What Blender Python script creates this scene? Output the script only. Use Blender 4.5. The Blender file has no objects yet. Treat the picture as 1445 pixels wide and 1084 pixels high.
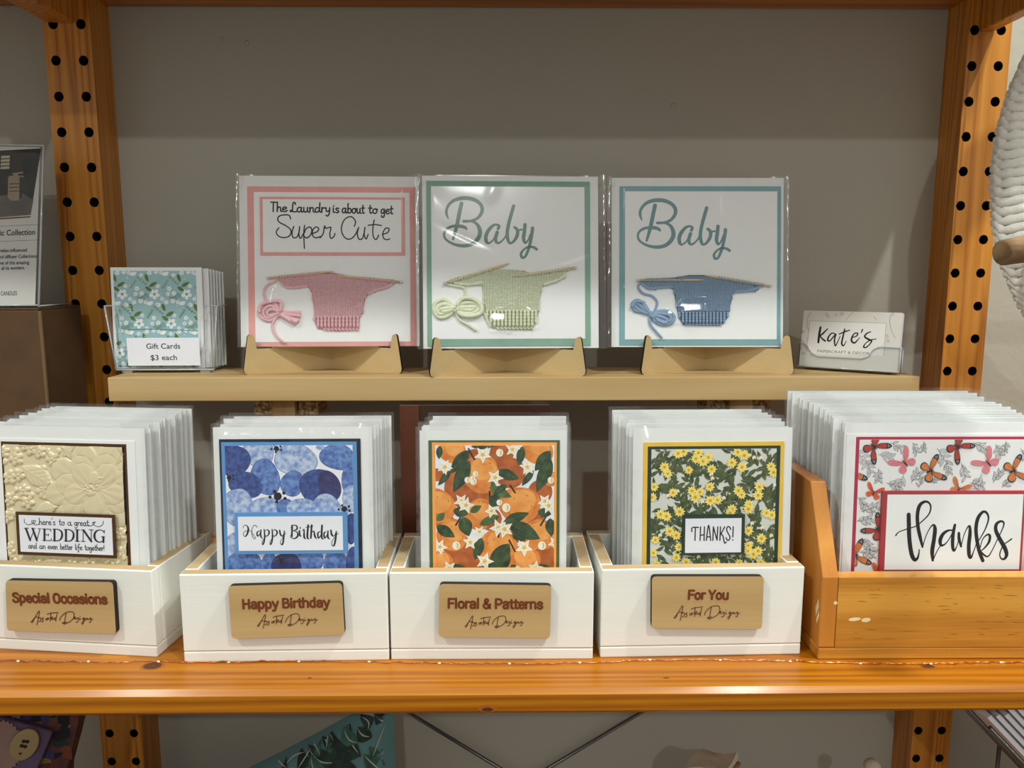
import bpy, bmesh, math, random
from mathutils import Vector, Matrix

# ------------------------------------------------------------------ camera, world, light
scene = bpy.context.scene
COL = scene.collection
CAM_Z = 1.5                                   # camera height; everything below is measured from it
F, CX, CY = 1085.0, 722.5, 542.0              # focal length and centre of the 1445 x 1084 frame
TH, PSI = math.radians(8.1), math.radians(0.6)

cam_data = bpy.data.cameras.new('camera')
cam_data.sensor_fit = 'HORIZONTAL'
cam_data.sensor_width = 36.0
cam_data.lens = 36.0 * F / 1445.0
cam_data.clip_start = 0.02
cam = bpy.data.objects.new('camera', cam_data)
cam.location = (0, 0, CAM_Z)
cam.rotation_euler = (math.pi / 2 - TH, 0, -PSI)
COL.objects.link(cam)
scene.camera = cam

vs = scene.view_settings
scene.display_settings.display_device = 'sRGB'
vs.view_transform = 'Standard'
vs.look = 'None'
vs.exposure = 0.0
vs.gamma = 1.0
vs.use_curve_mapping = False
scene.cycles.transparent_max_bounces = 48

world = bpy.data.worlds.new('World')
scene.world = world
world.use_nodes = True
world.node_tree.nodes['Background'].inputs[0].default_value = (0.97, 1.0, 0.94, 1)
world.node_tree.nodes['Background'].inputs[1].default_value = 0.56

def spot(name, loc, target, watts, color, radius, angle=70, blend=0.4):
    d = bpy.data.lights.new(name, 'SPOT')
    d.energy = watts; d.color = color; d.shadow_soft_size = radius
    d.spot_size = math.radians(angle); d.spot_blend = blend
    o = bpy.data.objects.new(name, d); COL.objects.link(o)
    o.location = (loc[0], loc[1], loc[2] + CAM_Z)
    t = Vector((target[0], target[1], target[2] + CAM_Z))
    o.rotation_euler = (t - o.location).to_track_quat('-Z', 'Y').to_euler()
    return o
WARM = (0.94, 1.0, 0.95)
spot('track_light_left', (-1.45, -0.50, 1.90), (-0.25, 0.8, -0.3), 106, WARM, 0.07, 100)
spot('track_light_right', (0.96, -0.55, 1.90), (0.2, 0.8, -0.3), 106, WARM, 0.07, 100)
spot('track_light_far', (0.15, -2.6, 1.62), (0, 1.0, -0.05), 68, (0.95, 1.0, 0.97), 0.03, 60)
spot('wall_light_right', (1.20, 0.44, 1.95), (0.78, 0.95, 0.0), 170, (0.95, 1.0, 0.95), 0.03, 75)

# ------------------------------------------------------------------ measuring: pixel of the photo -> point of the place
_f = Vector((math.sin(PSI) * math.cos(TH), math.cos(PSI) * math.cos(TH), -math.sin(TH)))
_r = Vector((math.cos(PSI), -math.sin(PSI), 0))
_u = _r.cross(_f)
CAMP = Vector((0, 0, CAM_Z))
def ray(px, py):
    return _f + _r * ((px - CX) / F) + _u * ((CY - py) / F)
def at(px, py, Y):
    d = ray(px, py); return CAMP + d * (Y / d.y)
def atz(px, py, Z):
    d = ray(px, py); return CAMP + d * ((Z + CAM_Z - CAMP.z) / d.z)
class Frame:
    """a local frame (x right, y back, z up) standing in the place; L() drops a photo pixel onto its plane y = y0"""
    def __init__(s, loc, yaw=0.0, lean=0.0, roll=0.0):
        s.m = (Matrix.Translation(loc) @ Matrix.Rotation(yaw, 4, 'Z') @ Matrix.Rotation(-lean, 4, 'X')
               @ Matrix.Rotation(roll, 4, 'Y'))
        s.inv = s.m.inverted()
    def L(s, px, py, y0=0.0):
        o = s.inv @ CAMP; d = s.inv.to_3x3() @ ray(px, py)
        p = o + d * ((y0 - o.y) / d.y); return (p.x, p.z)

Z_SHELF = -0.37
Z_RISER = -0.1197
Y_WALL = 1.07

# ------------------------------------------------------------------ scene objects
def link(o, parent=None):
    COL.objects.link(o)
    if parent is not None: o.parent = parent
    return o
def tag(o, label, cat, group=None):
    o['label'] = label; o['category'] = cat
    if group: o['group'] = group
    return o
def thing(name, label, cat, frame=None, loc=None, group=None):
    o = bpy.data.objects.new(name, None); o.empty_display_size = 0.02
    link(o)
    if frame is not None: o.matrix_world = frame.m
    elif loc is not None: o.location = loc
    return tag(o, label, cat, group)

class MB:
    def __init__(s): s.v = []; s.f = []; s.m = []; s.smooth = []
    def add(s, vs_, fs_, mi=0, sm=False):
        b = len(s.v); s.v += [tuple(p) for p in vs_]
        for f in fs_:
            s.f.append([b + i for i in f]); s.m.append(mi); s.smooth.append(sm)
    def box(s, x0, x1, y0, y1, z0, z1, mi=0):
        s.add([(x0,y0,z0),(x1,y0,z0),(x1,y1,z0),(x0,y1,z0),(x0,y0,z1),(x1,y0,z1),(x1,y1,z1),(x0,y1,z1)],
              [(0,3,2,1),(4,5,6,7),(0,1,5,4),(1,2,6,5),(2,3,7,6),(3,0,4,7)], mi)
    def flat(s, poly, y, mi=0):                # polygon (x,z) facing -Y
        if area2(poly) < 0: poly = poly[::-1]
        s.add([(p[0], y, p[1]) for p in poly], [list(range(len(poly)))], mi)
    def slab(s, poly, y0, y1, mi=0, mside=None):   # polygon (x,z) extruded from y0 (front) to y1 (back)
        if area2(poly) < 0: poly = poly[::-1]
        n = len(poly)
        vs_ = [(p[0], y0, p[1]) for p in poly] + [(p[0], y1, p[1]) for p in poly]
        s.add(vs_, [list(range(n)), [n + i for i in range(n)][::-1]], mi)
        b = len(s.v) - 2 * n
        for i in range(n):
            j = (i + 1) % n
            s.f.append([b + j, b + i, b + n + i, b + n + j]); s.m.append(mi if mside is None else mside); s.smooth.append(False)
    def tube(s, pts, r, n=8, mi=0, closed=False, caps=True):
        pts = [Vector(p) for p in pts]; N = len(pts)
        rr = r if isinstance(r, (list, tuple)) else [r] * N
        b = len(s.v); prev = None
        for i, p in enumerate(pts):
            if closed: t = pts[(i + 1) % N] - pts[i - 1]
            else: t = pts[min(i + 1, N - 1)] - pts[max(i - 1, 0)]
            t = t.normalized() if t.length > 1e-9 else Vector((0, 0, 1))
            if prev is None:
                a = Vector((0, 1, 0)) if abs(t.y) < 0.9 else Vector((1, 0, 0))
                prev = (a - t * a.dot(t)).normalized()
            else:
                prev = (prev - t * prev.dot(t))
                prev = prev.normalized() if prev.length > 1e-9 else t.orthogonal().normalized()
            q = t.cross(prev)
            for k in range(n):
                a = 2 * math.pi * k / n
                s.v.append(tuple(p + (prev * math.cos(a) + q * math.sin(a)) * rr[i]))
        for i in range(N if closed else N - 1):
            i2 = (i + 1) % N
            for k in range(n):
                k2 = (k + 1) % n
                s.f.append([b + i*n + k, b + i*n + k2, b + i2*n + k2, b + i2*n + k]); s.m.append(mi); s.smooth.append(True)
        if caps and not closed:
            s.f.append([b + k for k in range(n)][::-1]); s.m.append(mi); s.smooth.append(False)
            s.f.append([b + (N-1)*n + k for k in range(n)]); s.m.append(mi); s.smooth.append(False)
    def capsule(s, p0, p1, r, mi=0, n=6):
        p0 = Vector(p0); p1 = Vector(p1)
        ts = (0.0, 0.12, 0.35, 0.65, 0.88, 1.0); rs = (0.25, 0.75, 1.0, 1.0, 0.75, 0.25)
        s.tube([p0.lerp(p1, t) for t in ts], [r * k for k in rs], n, mi)
    def ball(s, c, r, mi=0, n=10, sx=1, sy=1, sz=1):
        vs_ = []; fs_ = []
        for i in range(1, n):
            th = math.pi * i / n
            for k in range(2 * n):
                ph = math.pi * k / n
                vs_.append((c[0] + sx*r*math.sin(th)*math.cos(ph), c[1] + sy*r*math.sin(th)*math.sin(ph), c[2] + sz*r*math.cos(th)))
        m = 2 * n
        for i in range(n - 2):
            for k in range(m):
                k2 = (k + 1) % m
                fs_.append((i*m + k, (i+1)*m + k, (i+1)*m + k2, i*m + k2))
        a = len(vs_); vs_.append((c[0], c[1], c[2] + sz*r)); vs_.append((c[0], c[1], c[2] - sz*r))
        for k in range(m):
            k2 = (k + 1) % m
            fs_.append((a, k, k2)); fs_.append((a + 1, (n-2)*m + k2, (n-2)*m + k))
        s.add(vs_, fs_, mi, True)
    def grid(s, fn, nu, nv, mi=0, flip=False, sm=True):
        b = len(s.v)
        for j in range(nv + 1):
            for i in range(nu + 1):
                s.v.append(tuple(fn(i / nu, j / nv)))
        for j in range(nv):
            for i in range(nu):
                q = [b + j*(nu+1) + i, b + j*(nu+1) + i + 1, b + (j+1)*(nu+1) + i + 1, b + (j+1)*(nu+1) + i]
                s.f.append(q[::-1] if flip else q); s.m.append(mi); s.smooth.append(sm)
    def build(s, name, mats, parent=None, bevel=0.0, seg=2, loc=None):
        me = bpy.data.meshes.new(name)
        me.from_pydata(s.v, [], s.f)
        mats = mats if isinstance(mats, (list, tuple)) else [mats]
        for m in mats: me.materials.append(m)
        me.polygons.foreach_set('material_index', s.m)
        me.polygons.foreach_set('use_smooth', s.smooth)
        if bevel > 0:
            bm = bmesh.new(); bm.from_mesh(me)
            es = [e for e in bm.edges if len(e.link_faces) == 2 and e.calc_face_angle(0) > 0.5]
            bmesh.ops.bevel(bm, geom=es, offset=bevel, segments=seg, profile=0.5, affect='EDGES', clamp_overlap=True)
            bm.to_mesh(me); bm.free()
        me.update()
        o = bpy.data.objects.new(name, me)
        link(o, parent)
        if loc is not None: o.location = loc
        return o
def area2(p):
    return sum(p[i][0]*p[(i+1) % len(p)][1] - p[(i+1) % len(p)][0]*p[i][1] for i in range(len(p)))
def clip(poly, x0, x1, z0, z1):
    def cut(P, inside, inter):
        out = []
        for i in range(len(P)):
            a, b = P[i-1], P[i]
            ia, ib = inside(a), inside(b)
            if ib:
                if not ia: out.append(inter(a, b))
                out.append(b)
            elif ia: out.append(inter(a, b))
        return out
    def ix(x): return lambda a, b: (x, a[1] + (b[1]-a[1])*(x-a[0])/(b[0]-a[0]))
    def iz(z): return lambda a, b: (a[0] + (b[0]-a[0])*(z-a[1])/(b[1]-a[1]), z)
    for ins, it in ((lambda p: p[0] >= x0, ix(x0)), (lambda p: p[0] <= x1, ix(x1)),
                    (lambda p: p[1] >= z0, iz(z0)), (lambda p: p[1] <= z1, iz(z1))):
        if not poly: return []
        poly = cut(poly, ins, it)
    return poly
def inside_poly(x, z, P):
    c = False
    for i in range(len(P)):
        a, b = P[i-1], P[i]
        if (a[1] > z) != (b[1] > z) and x < (b[0]-a[0])*(z-a[1])/(b[1]-a[1]) + a[0]: c = not c
    return c
def catmull(pts, n=8, closed=False):
    P = [tuple(p) for p in pts]
    if len(P) < 3 and not closed:
        k = len(P[0])
        return [tuple(P[0][c] + (P[1][c]-P[0][c])*i/n for c in range(k)) for i in range(n+1)]
    out = []; N = len(P)
    for i in range(N if closed else N - 1):
        if closed: p0, p1, p2, p3 = P[i-1], P[i], P[(i+1) % N], P[(i+2) % N]
        else: p0, p1, p2, p3 = P[max(i-1, 0)], P[i], P[i+1], P[min(i+2, N-1)]
        for j in range(n):
            t = j / n
            out.append(tuple(0.5*((2*b) + (-a+c)*t + (2*a-5*b+4*c-d)*t*t + (-a+3*b-3*c+d)*t*t*t) for a, b, c, d in zip(p0, p1, p2, p3)))
    if not closed: out.append(P[-1])
    return out
def ring(cx, cy, rx, ry=None, rot=0.0, n=20):
    ry = rx if ry is None else ry
    c, s_ = math.cos(rot), math.sin(rot)
    return [(cx + rx*math.cos(a)*c - ry*math.sin(a)*s_, cy + rx*math.cos(a)*s_ + ry*math.sin(a)*c)
            for a in [2*math.pi*k/n for k in range(n)]]
def rect(x0, x1, z0, z1): return [(x0, z0), (x1, z0), (x1, z1), (x0, z1)]
def rrect(x0, x1, z0, z1, r, n=5):
    out = []
    for cx, cz, a0 in ((x1-r, z0+r, -90), (x1-r, z1-r, 0), (x0+r, z1-r, 90), (x0+r, z0+r, 180)):
        for k in range(n + 1):
            a = math.radians(a0 + 90*k/n); out.append((cx + r*math.cos(a), cz + r*math.sin(a)))
    return out
def leafpoly(x0, y0, x1, y1, w, n=7, bend=0.0):
    L = math.hypot(x1-x0, y1-y0); ux, uy = (x1-x0)/L, (y1-y0)/L
    a = []; b = []
    for k in range(n + 1):
        t = k / n; h = w/2 * math.sin(math.pi * t**0.85)**0.9 if 0 < t < 1 else 0
        o = bend * math.sin(math.pi*t)
        a.append((x0 + ux*L*t - uy*(h+o), y0 + uy*L*t + ux*(h+o)))
        if 0 < k < n: b.append((x0 + ux*L*t + uy*(h-o), y0 + uy*L*t - ux*(h-o)))
    return a + b[::-1]
def starpoly(cx, cy, r, k=5, rot=0.0, inner=0.42):
    out = []
    for i in range(2*k):
        a = rot + math.pi*i/k; q = r if i % 2 == 0 else r*inner
        out.append((cx + q*math.cos(a), cy + q*math.sin(a)))
    return out
def petals(cx, cy, r, k=5, rot=0.0):
    out = []
    for i in range(8*k):
        a = rot + 2*math.pi*i/(8*k)
        q = r*(0.50 + 0.50*abs(math.cos(k*(a-rot)/2))**0.6); out.append((cx + q*math.cos(a), cy + q*math.sin(a)))
    return out

# ------------------------------------------------------------------ lettering
def ribbon(mb, pts, w, y, mi=0, n=8, sub=8):
    """a pen stroke through local (x,z) points; w one width, or one per point"""
    W = w if isinstance(w, (list, tuple)) else [w] * len(pts)
    P = catmull([(p[0], p[1], q) for p, q in zip(pts, W)], sub) if len(pts) > 2 else [(pts[0][0], pts[0][1], W[0]), (pts[1][0], pts[1][1], W[1])]
    A = []; B = []
    for i, p in enumerate(P):
        a = P[max(i-1, 0)]; b = P[min(i+1, len(P)-1)]
        tx, tz = b[0]-a[0], b[1]-a[1]; l = math.hypot(tx, tz) or 1e-9
        nx, nz = -tz/l, tx/l; h = max(p[2], 1e-6)/2
        A.append((p[0]+nx*h, y, p[1]+nz*h)); B.append((p[0]-nx*h, y, p[1]-nz*h))
    k = len(P)
    mb.add(A + B, [(k+i, k+i+1, i+1, i) for i in range(k-1)], mi)
    for e in (P[0], P[-1]):
        mb.flat(ring(e[0], e[1], e[2]/2, n=10), y - 1e-6, mi)
class Strokes:
    def __init__(s): s.mb = MB(); s.y = 0
    def draw(s, pts, w, y0):
        s.y -= 2e-6; ribbon(s.mb, pts, w, y0 + s.y)
def zoomed(pts, sc, ox, oy): return [(ox + p[0]/sc, oy + p[1]/sc) for p in pts]
def traced(frame, y0, strokes, sc, ox, oy, wpx, st=None):
    """strokes traced on an enlargement of the photo; wpx is the default pen width on the enlargement"""
    st = st or Strokes()
    a = frame.L(ox, oy, y0); b = frame.L(ox + 100, oy, y0); k = math.hypot(b[0]-a[0], b[1]-a[1]) / 100 / sc
    for item in strokes:
        pts, w = item if isinstance(item, tuple) and isinstance(item[0], list) else (item, wpx)
        loc = [frame.L(px, py, y0) for px, py in zoomed(pts, sc, ox, oy)]
        st.draw(loc, [q*k for q in w] if isinstance(w, (list, tuple)) else w*k, y0)
    return st
GL = {
 'a': (.56, [[(.4,.42),(.25,.5),(.08,.36),(.05,.14),(.2,0),(.35,.14),(.42,.46)],[(.42,.5),(.4,.15),(.47,0),(.56,.06)]]),
 'b': (.5, [[(.1,1),(.08,.5),(.08,.03)],[(.08,.3),(.25,.5),(.42,.35),(.38,.08),(.2,0),(.08,.08)]]),
 'd': (.56, [[(.4,.4),(.22,.5),(.05,.3),(.08,.05),(.25,.02),(.4,.25)],[(.45,1),(.42,.4),(.44,.05),(.55,.05)]]),
 'e': (.46, [[(.05,.22),(.3,.3),(.36,.42),(.22,.5),(.06,.35),(.07,.1),(.22,0),(.44,.12)]]),
 'f': (.4, [[(.4,.9),(.3,1),(.2,.85),(.18,.3),(.16,-.25),(.08,-.4),(.03,-.25)],[(.02,.45),(.36,.48)]]),
 'g': (.52, [[(.38,.42),(.2,.5),(.05,.3),(.1,.05),(.3,.1),(.4,.45)],[(.4,.5),(.4,-.1),(.3,-.38),(.12,-.35),(.1,-.2)]]),
 'h': (.48, [[(.08,1),(.07,.5),(.06,0)],[(.06,.25),(.2,.48),(.34,.42),(.35,.1),(.45,0)]]),
 'i': (.22, [[(.08,.5),(.07,.1),(.16,0)],[(.09,.7),(.1,.74)]]),
 'l': (.22, [[(.1,1),(.07,.3),(.09,.03),(.2,.03)]]),
 'n': (.48, [[(.06,.5),(.06,0)],[(.06,.25),(.2,.48),(.34,.42),(.35,.1),(.45,0)]]),
 'o': (.5, [[(.25,.5),(.08,.4),(.05,.15),(.2,0),(.38,.12),(.38,.38),(.25,.5),(.46,.44)]]),
 'r': (.36, [[(.06,.5),(.06,0)],[(.06,.28),(.18,.48),(.34,.45)]]),
 's': (.4, [[(.32,.45),(.18,.5),(.07,.38),(.2,.25),(.32,.14),(.2,0),(.04,.06)]]),
 't': (.36, [[(.16,.85),(.14,.2),(.2,.02),(.32,.06)],[(.02,.55),(.32,.57)]]),
 'u': (.52, [[(.06,.5),(.07,.12),(.2,0),(.35,.14),(.38,.5)],[(.38,.5),(.37,.12),(.5,0)]]),
 'v': (.44, [[(.04,.5),(.16,.05),(.2,.05),(.34,.45),(.42,.48)]]),
 'y': (.48, [[(.06,.5),(.08,.18),(.2,.1),(.36,.25)],[(.38,.5),(.34,-.1),(.2,-.38),(.06,-.3)]]),
 'T': (.48, [[(.0,.98),(.5,.98)],[(.22,.98),(.2,0)]]),
 'L': (.56, [[(.44,.8),(.42,.97),(.28,.97),(.22,.7),(.2,.3),(.1,.04),(0,.08),(.1,.16),(.3,.02),(.54,.04)]]),
 "'": (.16, [[(.08,1),(.05,.85)]]),
 '!': (.2, [[(.08,.95),(.07,.3)],[(.07,.03),(.08,.05)]]),
 ' ': (.34, []),
}
GB = {   # upright bold sans, cap height 1, x-height .74
 'S': (.62, [[(.52,.80),(.44,.92),(.28,.93),(.12,.84),(.12,.68),(.28,.55),(.44,.45),(.52,.30),(.46,.12),(.28,.07),(.12,.12),(.06,.26)]]),
 'O': (.68, [[(.33,.93),(.14,.84),(.08,.5),(.14,.16),(.33,.07),(.52,.16),(.58,.5),(.52,.84),(.33,.93)]]),
 'H': (.70, [[(.10,.93),(.10,.07)],[(.56,.93),(.56,.07)],[(.10,.52),(.56,.52)]]),
 'B': (.64, [[(.10,.93),(.10,.07)],[(.10,.92),(.36,.92),(.48,.82),(.48,.65),(.36,.54),(.10,.53)],[(.36,.54),(.52,.44),(.54,.24),(.42,.09),(.10,.08)]]),
 'F': (.58, [[(.10,.93),(.10,.07)],[(.10,.92),(.52,.92)],[(.10,.51),(.46,.51)]]),
 'P': (.64, [[(.10,.93),(.10,.07)],[(.10,.92),(.38,.92),(.53,.80),(.53,.58),(.38,.44),(.10,.44)]]),
 'Y': (.64, [[(.05,.93),(.31,.46)],[(.57,.93),(.31,.46)],[(.31,.46),(.31,.07)]]),
 '&': (.70, [[(.60,.07),(.22,.62),(.18,.80),(.30,.93),(.42,.82),(.36,.66),(.14,.44),(.08,.24),(.22,.07),(.42,.10),(.56,.30),(.57,.45)]]),
 'a': (.56, [[(.08,.58),(.20,.68),(.36,.66),(.44,.52),(.44,.07)],[(.44,.40),(.22,.40),(.08,.28),(.12,.10),(.28,.08),(.44,.22)]]),
 'c': (.53, [[(.47,.50),(.38,.66),(.20,.66),(.08,.48),(.08,.26),(.20,.08),(.38,.08),(.47,.24)]]),
 'd': (.58, [[(.44,.97),(.44,.07)],[(.44,.55),(.30,.68),(.14,.62),(.08,.37),(.14,.12),(.30,.07),(.44,.20)]]),
 'e': (.54, [[(.08,.40),(.47,.40),(.44,.58),(.28,.68),(.13,.60),(.08,.38),(.14,.14),(.30,.07),(.46,.16)]]),
 'h': (.58, [[(.09,.97),(.09,.07)],[(.09,.50),(.22,.66),(.38,.66),(.46,.52),(.46,.07)]]),
 'i': (.25, [[(.11,.68),(.11,.07)],[(.11,.90),(.11,.93)]]),
 'l': (.25, [[(.11,.97),(.11,.07)]]),
 'n': (.58, [[(.09,.68),(.09,.07)],[(.09,.50),(.22,.66),(.38,.66),(.46,.52),(.46,.07)]]),
 'o': (.58, [[(.28,.67),(.12,.58),(.08,.37),(.12,.16),(.28,.07),(.44,.16),(.48,.37),(.44,.58),(.28,.67)]]),
 'p': (.58, [[(.09,.68),(.09,-.22)],[(.09,.55),(.22,.68),(.40,.62),(.47,.37),(.40,.12),(.22,.07),(.09,.20)]]),
 'r': (.38, [[(.09,.68),(.09,.07)],[(.09,.48),(.18,.63),(.34,.65)]]),
 's': (.52, [[(.43,.52),(.34,.66),(.18,.66),(.09,.54),(.16,.43),(.36,.33),(.44,.20),(.34,.08),(.16,.08),(.07,.20)]]),
 't': (.36, [[(.16,.86),(.16,.20),(.22,.08),(.33,.08)],[(.02,.66),(.32,.66)]]),
 'u': (.58, [[(.09,.68),(.09,.22),(.18,.08),(.33,.08),(.46,.24)],[(.46,.68),(.46,.07)]]),
 'y': (.54, [[(.05,.68),(.26,.10)],[(.48,.68),(.26,.02),(.18,-.18),(.04,-.20)]]),
 ' ': (.26, []),
}
def pen(st, text, frame, y0, pl, pr, cap_px, pw, GL=GL):
    """hand lettering between two baseline pixels, ascender cap_px tall, pen pw pixels wide"""
    a = frame.L(pl[0], pl[1], y0); b = frame.L(pr[0], pr[1], y0)
    L = math.hypot(b[0]-a[0], b[1]-a[1]); ux, uz = (b[0]-a[0])/L, (b[1]-a[1])/L
    npx = math.hypot(pr[0]-pl[0], pr[1]-pl[1]); k = L / npx
    tot = sum(GL[c][0] for c in text); sx = L / tot; sz = cap_px * k
    x = 0
    for c in text:
        adv, strokes = GL[c]
        for s_ in strokes:
            st.draw([(a[0] + ux*(x+p[0])*sx - uz*p[1]*sz, a[1] + uz*(x+p[0])*sx + ux*p[1]*sz) for p in s_], pw*k, y0)
        x += adv
_font_cache = {}
def type_mesh(text, bold):
    key = (text, bold)
    if key not in _font_cache:
        cu = bpy.data.curves.new('type', 'FONT'); cu.body = text; cu.size = 1.0; cu.offset = bold; cu.resolution_u = 4
        ob = bpy.data.objects.new('type', cu); COL.objects.link(ob)
        bpy.context.view_layer.update()
        me = bpy.data.meshes.new_from_object(ob.evaluated_get(bpy.context.evaluated_depsgraph_get()))
        vs_ = [(v.co.x, v.co.y) for v in me.vertices]; fs_ = [list(p.vertices) for p in me.polygons]
        bpy.data.objects.remove(ob); bpy.data.curves.remove(cu); bpy.data.meshes.remove(me)
        _font_cache[key] = (vs_, fs_)
    return _font_cache[key]
def typeset(mb, text, frame, y0, pl, pr, cap_px, bold=0.0, mi=0, slant=0.0):
    """printed lettering stretched between two baseline pixels, capitals cap_px tall"""
    vs_, fs_ = type_mesh(text, bold)
    x0 = min(v[0] for v in vs_); x1 = max(v[0] for v in vs_)
    a = frame.L(pl[0], pl[1], y0); b = frame.L(pr[0], pr[1], y0)
    L = math.hypot(b[0]-a[0], b[1]-a[1]); ux, uz = (b[0]-a[0])/L, (b[1]-a[1])/L
    k = L / math.hypot(pr[0]-pl[0], pr[1]-pl[1]); sz = cap_px * k / 0.70
    out = []
    for v in vs_:
        h = v[1]*sz; w = (v[0]-x0)/(x1-x0)*L + slant*h
        out.append((a[0] + ux*w - uz*h, y0, a[1] + uz*w + ux*h))
    for f in fs_:
        p = [out[i] for i in f]
        if area2([(q[0], q[2]) for q in p]) < 0: f.reverse()
    mb.add(out, fs_, mi)

# ------------------------------------------------------------------ materials
def srgb(r, g, b):
    f = lambda c: (c/255/12.92) if c/255 <= 0.04045 else ((c/255+0.055)/1.055)**2.4
    return (f(r), f(g), f(b), 1.0)
def new_mat(name):
    m = bpy.data.materials.new(name); m.use_nodes = True
    nt = m.node_tree; return m, nt, nt.nodes['Principled BSDF']
def plain(name, col, rough=0.6, metallic=0.0, var=0.05, scale=60.0, bump=0.0, bscale=200.0, spec=0.4, sheen=0.0):
    """paper, cloth, paint: one colour with a faint mottle of its own and an optional fine tooth"""
    m, nt, p = new_mat(name)
    tc = nt.nodes.new('ShaderNodeTexCoord'); nz = nt.nodes.new('ShaderNodeTexNoise'); rp = nt.nodes.new('ShaderNodeValToRGB')
    nz.inputs['Scale'].default_value = scale; nz.inputs['Detail'].default_value = 3
    rp.color_ramp.elements[0].position = 0.3; rp.color_ramp.elements[1].position = 0.7
    rp.color_ramp.elements[0].color = (col[0]*(1-var), col[1]*(1-var), col[2]*(1-var), 1)
    rp.color_ramp.elements[1].color = (min(col[0]*(1+var), 1), min(col[1]*(1+var), 1), min(col[2]*(1+var), 1), 1)
    nt.links.new(tc.outputs['Object'], nz.inputs['Vector']); nt.links.new(nz.outputs['Fac'], rp.inputs['Fac'])
    nt.links.new(rp.outputs['Color'], p.inputs['Base Color'])
    p.inputs['Roughness'].default_value = rough; p.inputs['Metallic'].default_value = metallic
    p.inputs['Specular IOR Level'].default_value = spec; p.inputs['Sheen Weight'].default_value = sheen
    if bump > 0:
        nb = nt.nodes.new('ShaderNodeTexNoise'); nb.inputs['Scale'].default_value = bscale; nb.inputs['Detail'].default_value = 4
        bp = nt.nodes.new('ShaderNodeBump'); bp.inputs['Strength'].default_value = bump; bp.inputs['Distance'].default_value = 0.001
        nt.links.new(tc.outputs['Object'], nb.inputs['Vector']); nt.links.new(nb.outputs['Fac'], bp.inputs['Height'])
        nt.links.new(bp.outputs['Normal'], p.inputs['Normal'])
    return m
def two_tone(name, c0, c1, scale=40, rough=0.6, lo=0.35, hi=0.65, detail=5):
    m, nt, p = new_mat(name)
    tc = nt.nodes.new('ShaderNodeTexCoord'); nz = nt.nodes.new('ShaderNodeTexNoise'); rp = nt.nodes.new('ShaderNodeValToRGB')
    nz.inputs['Scale'].default_value = scale; nz.inputs['Detail'].default_value = detail
    rp.color_ramp.elements[0].position = lo; rp.color_ramp.elements[1].position = hi
    rp.color_ramp.elements[0].color = c0; rp.color_ramp.elements[1].color = c1
    nt.links.new(tc.outputs['Object'], nz.inputs['Vector']); nt.links.new(nz.outputs['Fac'], rp.inputs['Fac'])
    nt.links.new(rp.outputs['Color'], p.inputs['Base Color']); p.inputs['Roughness'].default_value = rough
    return m
def wood(name, cols, axis='x', rings=14.0, rough=0.4, coat=0.0, stretch=0.06, fine=0.35, coat_rough=0.15, bump=0.05, spec=0.4):
    """timber with growth rings running along one local axis: cols dark, mid, light"""
    m, nt, p = new_mat(name)
    N = nt.nodes.new; K = nt.links.new
    tc = N('ShaderNodeTexCoord'); mp = N('ShaderNodeMapping')
    sc = {'x': (stretch, 1, 1), 'y': (1, stretch, 1), 'z': (1, 1, stretch)}[axis]
    mp.inputs['Scale'].default_value = sc
    K(tc.outputs['Object'], mp.inputs['Vector'])
    n1 = N('ShaderNodeTexNoise'); n1.inputs['Scale'].default_value = 9; n1.inputs['Detail'].default_value = 2
    K(mp.outputs['Vector'], n1.inputs['Vector'])
    mul = N('ShaderNodeMath'); mul.operation = 'MULTIPLY'; mul.inputs[1].default_value = rings; K(n1.outputs['Fac'], mul.inputs[0])
    fr = N('ShaderNodeMath'); fr.operation = 'PINGPONG'; fr.inputs[1].default_value = 1.0; K(mul.outputs[0], fr.inputs[0])
    n2 = N('ShaderNodeTexNoise'); n2.inputs['Scale'].default_value = 420; n2.inputs['Detail'].default_value = 3
    mp2 = N('ShaderNodeMapping'); mp2.inputs['Scale'].default_value = tuple(0.03 if c == stretch else 1 for c in sc)
    K(tc.outputs['Object'], mp2.inputs['Vector']); K(mp2.outputs['Vector'], n2.inputs['Vector'])
    mx = N('ShaderNodeMix'); mx.data_type = 'FLOAT'; mx.inputs['Factor'].default_value = fine
    K(fr.outputs[0], mx.inputs['A']); K(n2.outputs['Fac'], mx.inputs['B'])
    rp = N('ShaderNodeValToRGB'); e = rp.color_ramp.elements
    e[0].position = 0.1; e[0].color = cols[0]; e[1].position = 0.85; e[1].color = cols[2]
    x = e.new(0.45); x.color = cols[1]
    K(mx.outputs['Result'], rp.inputs['Fac']); K(rp.outputs['Color'], p.inputs['Base Color'])
    p.inputs['Roughness'].default_value = rough; p.inputs['Specular IOR Level'].default_value = spec
    p.inputs['Coat Weight'].default_value = coat; p.inputs['Coat Roughness'].default_value = coat_rough
    if bump > 0:
        bp = N('ShaderNodeBump'); bp.inputs['Strength'].default_value = bump; bp.inputs['Distance'].default_value = 0.0006
        K(mx.outputs['Result'], bp.inputs['Height']); K(bp.outputs['Normal'], p.inputs['Normal'])
    return m
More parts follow.
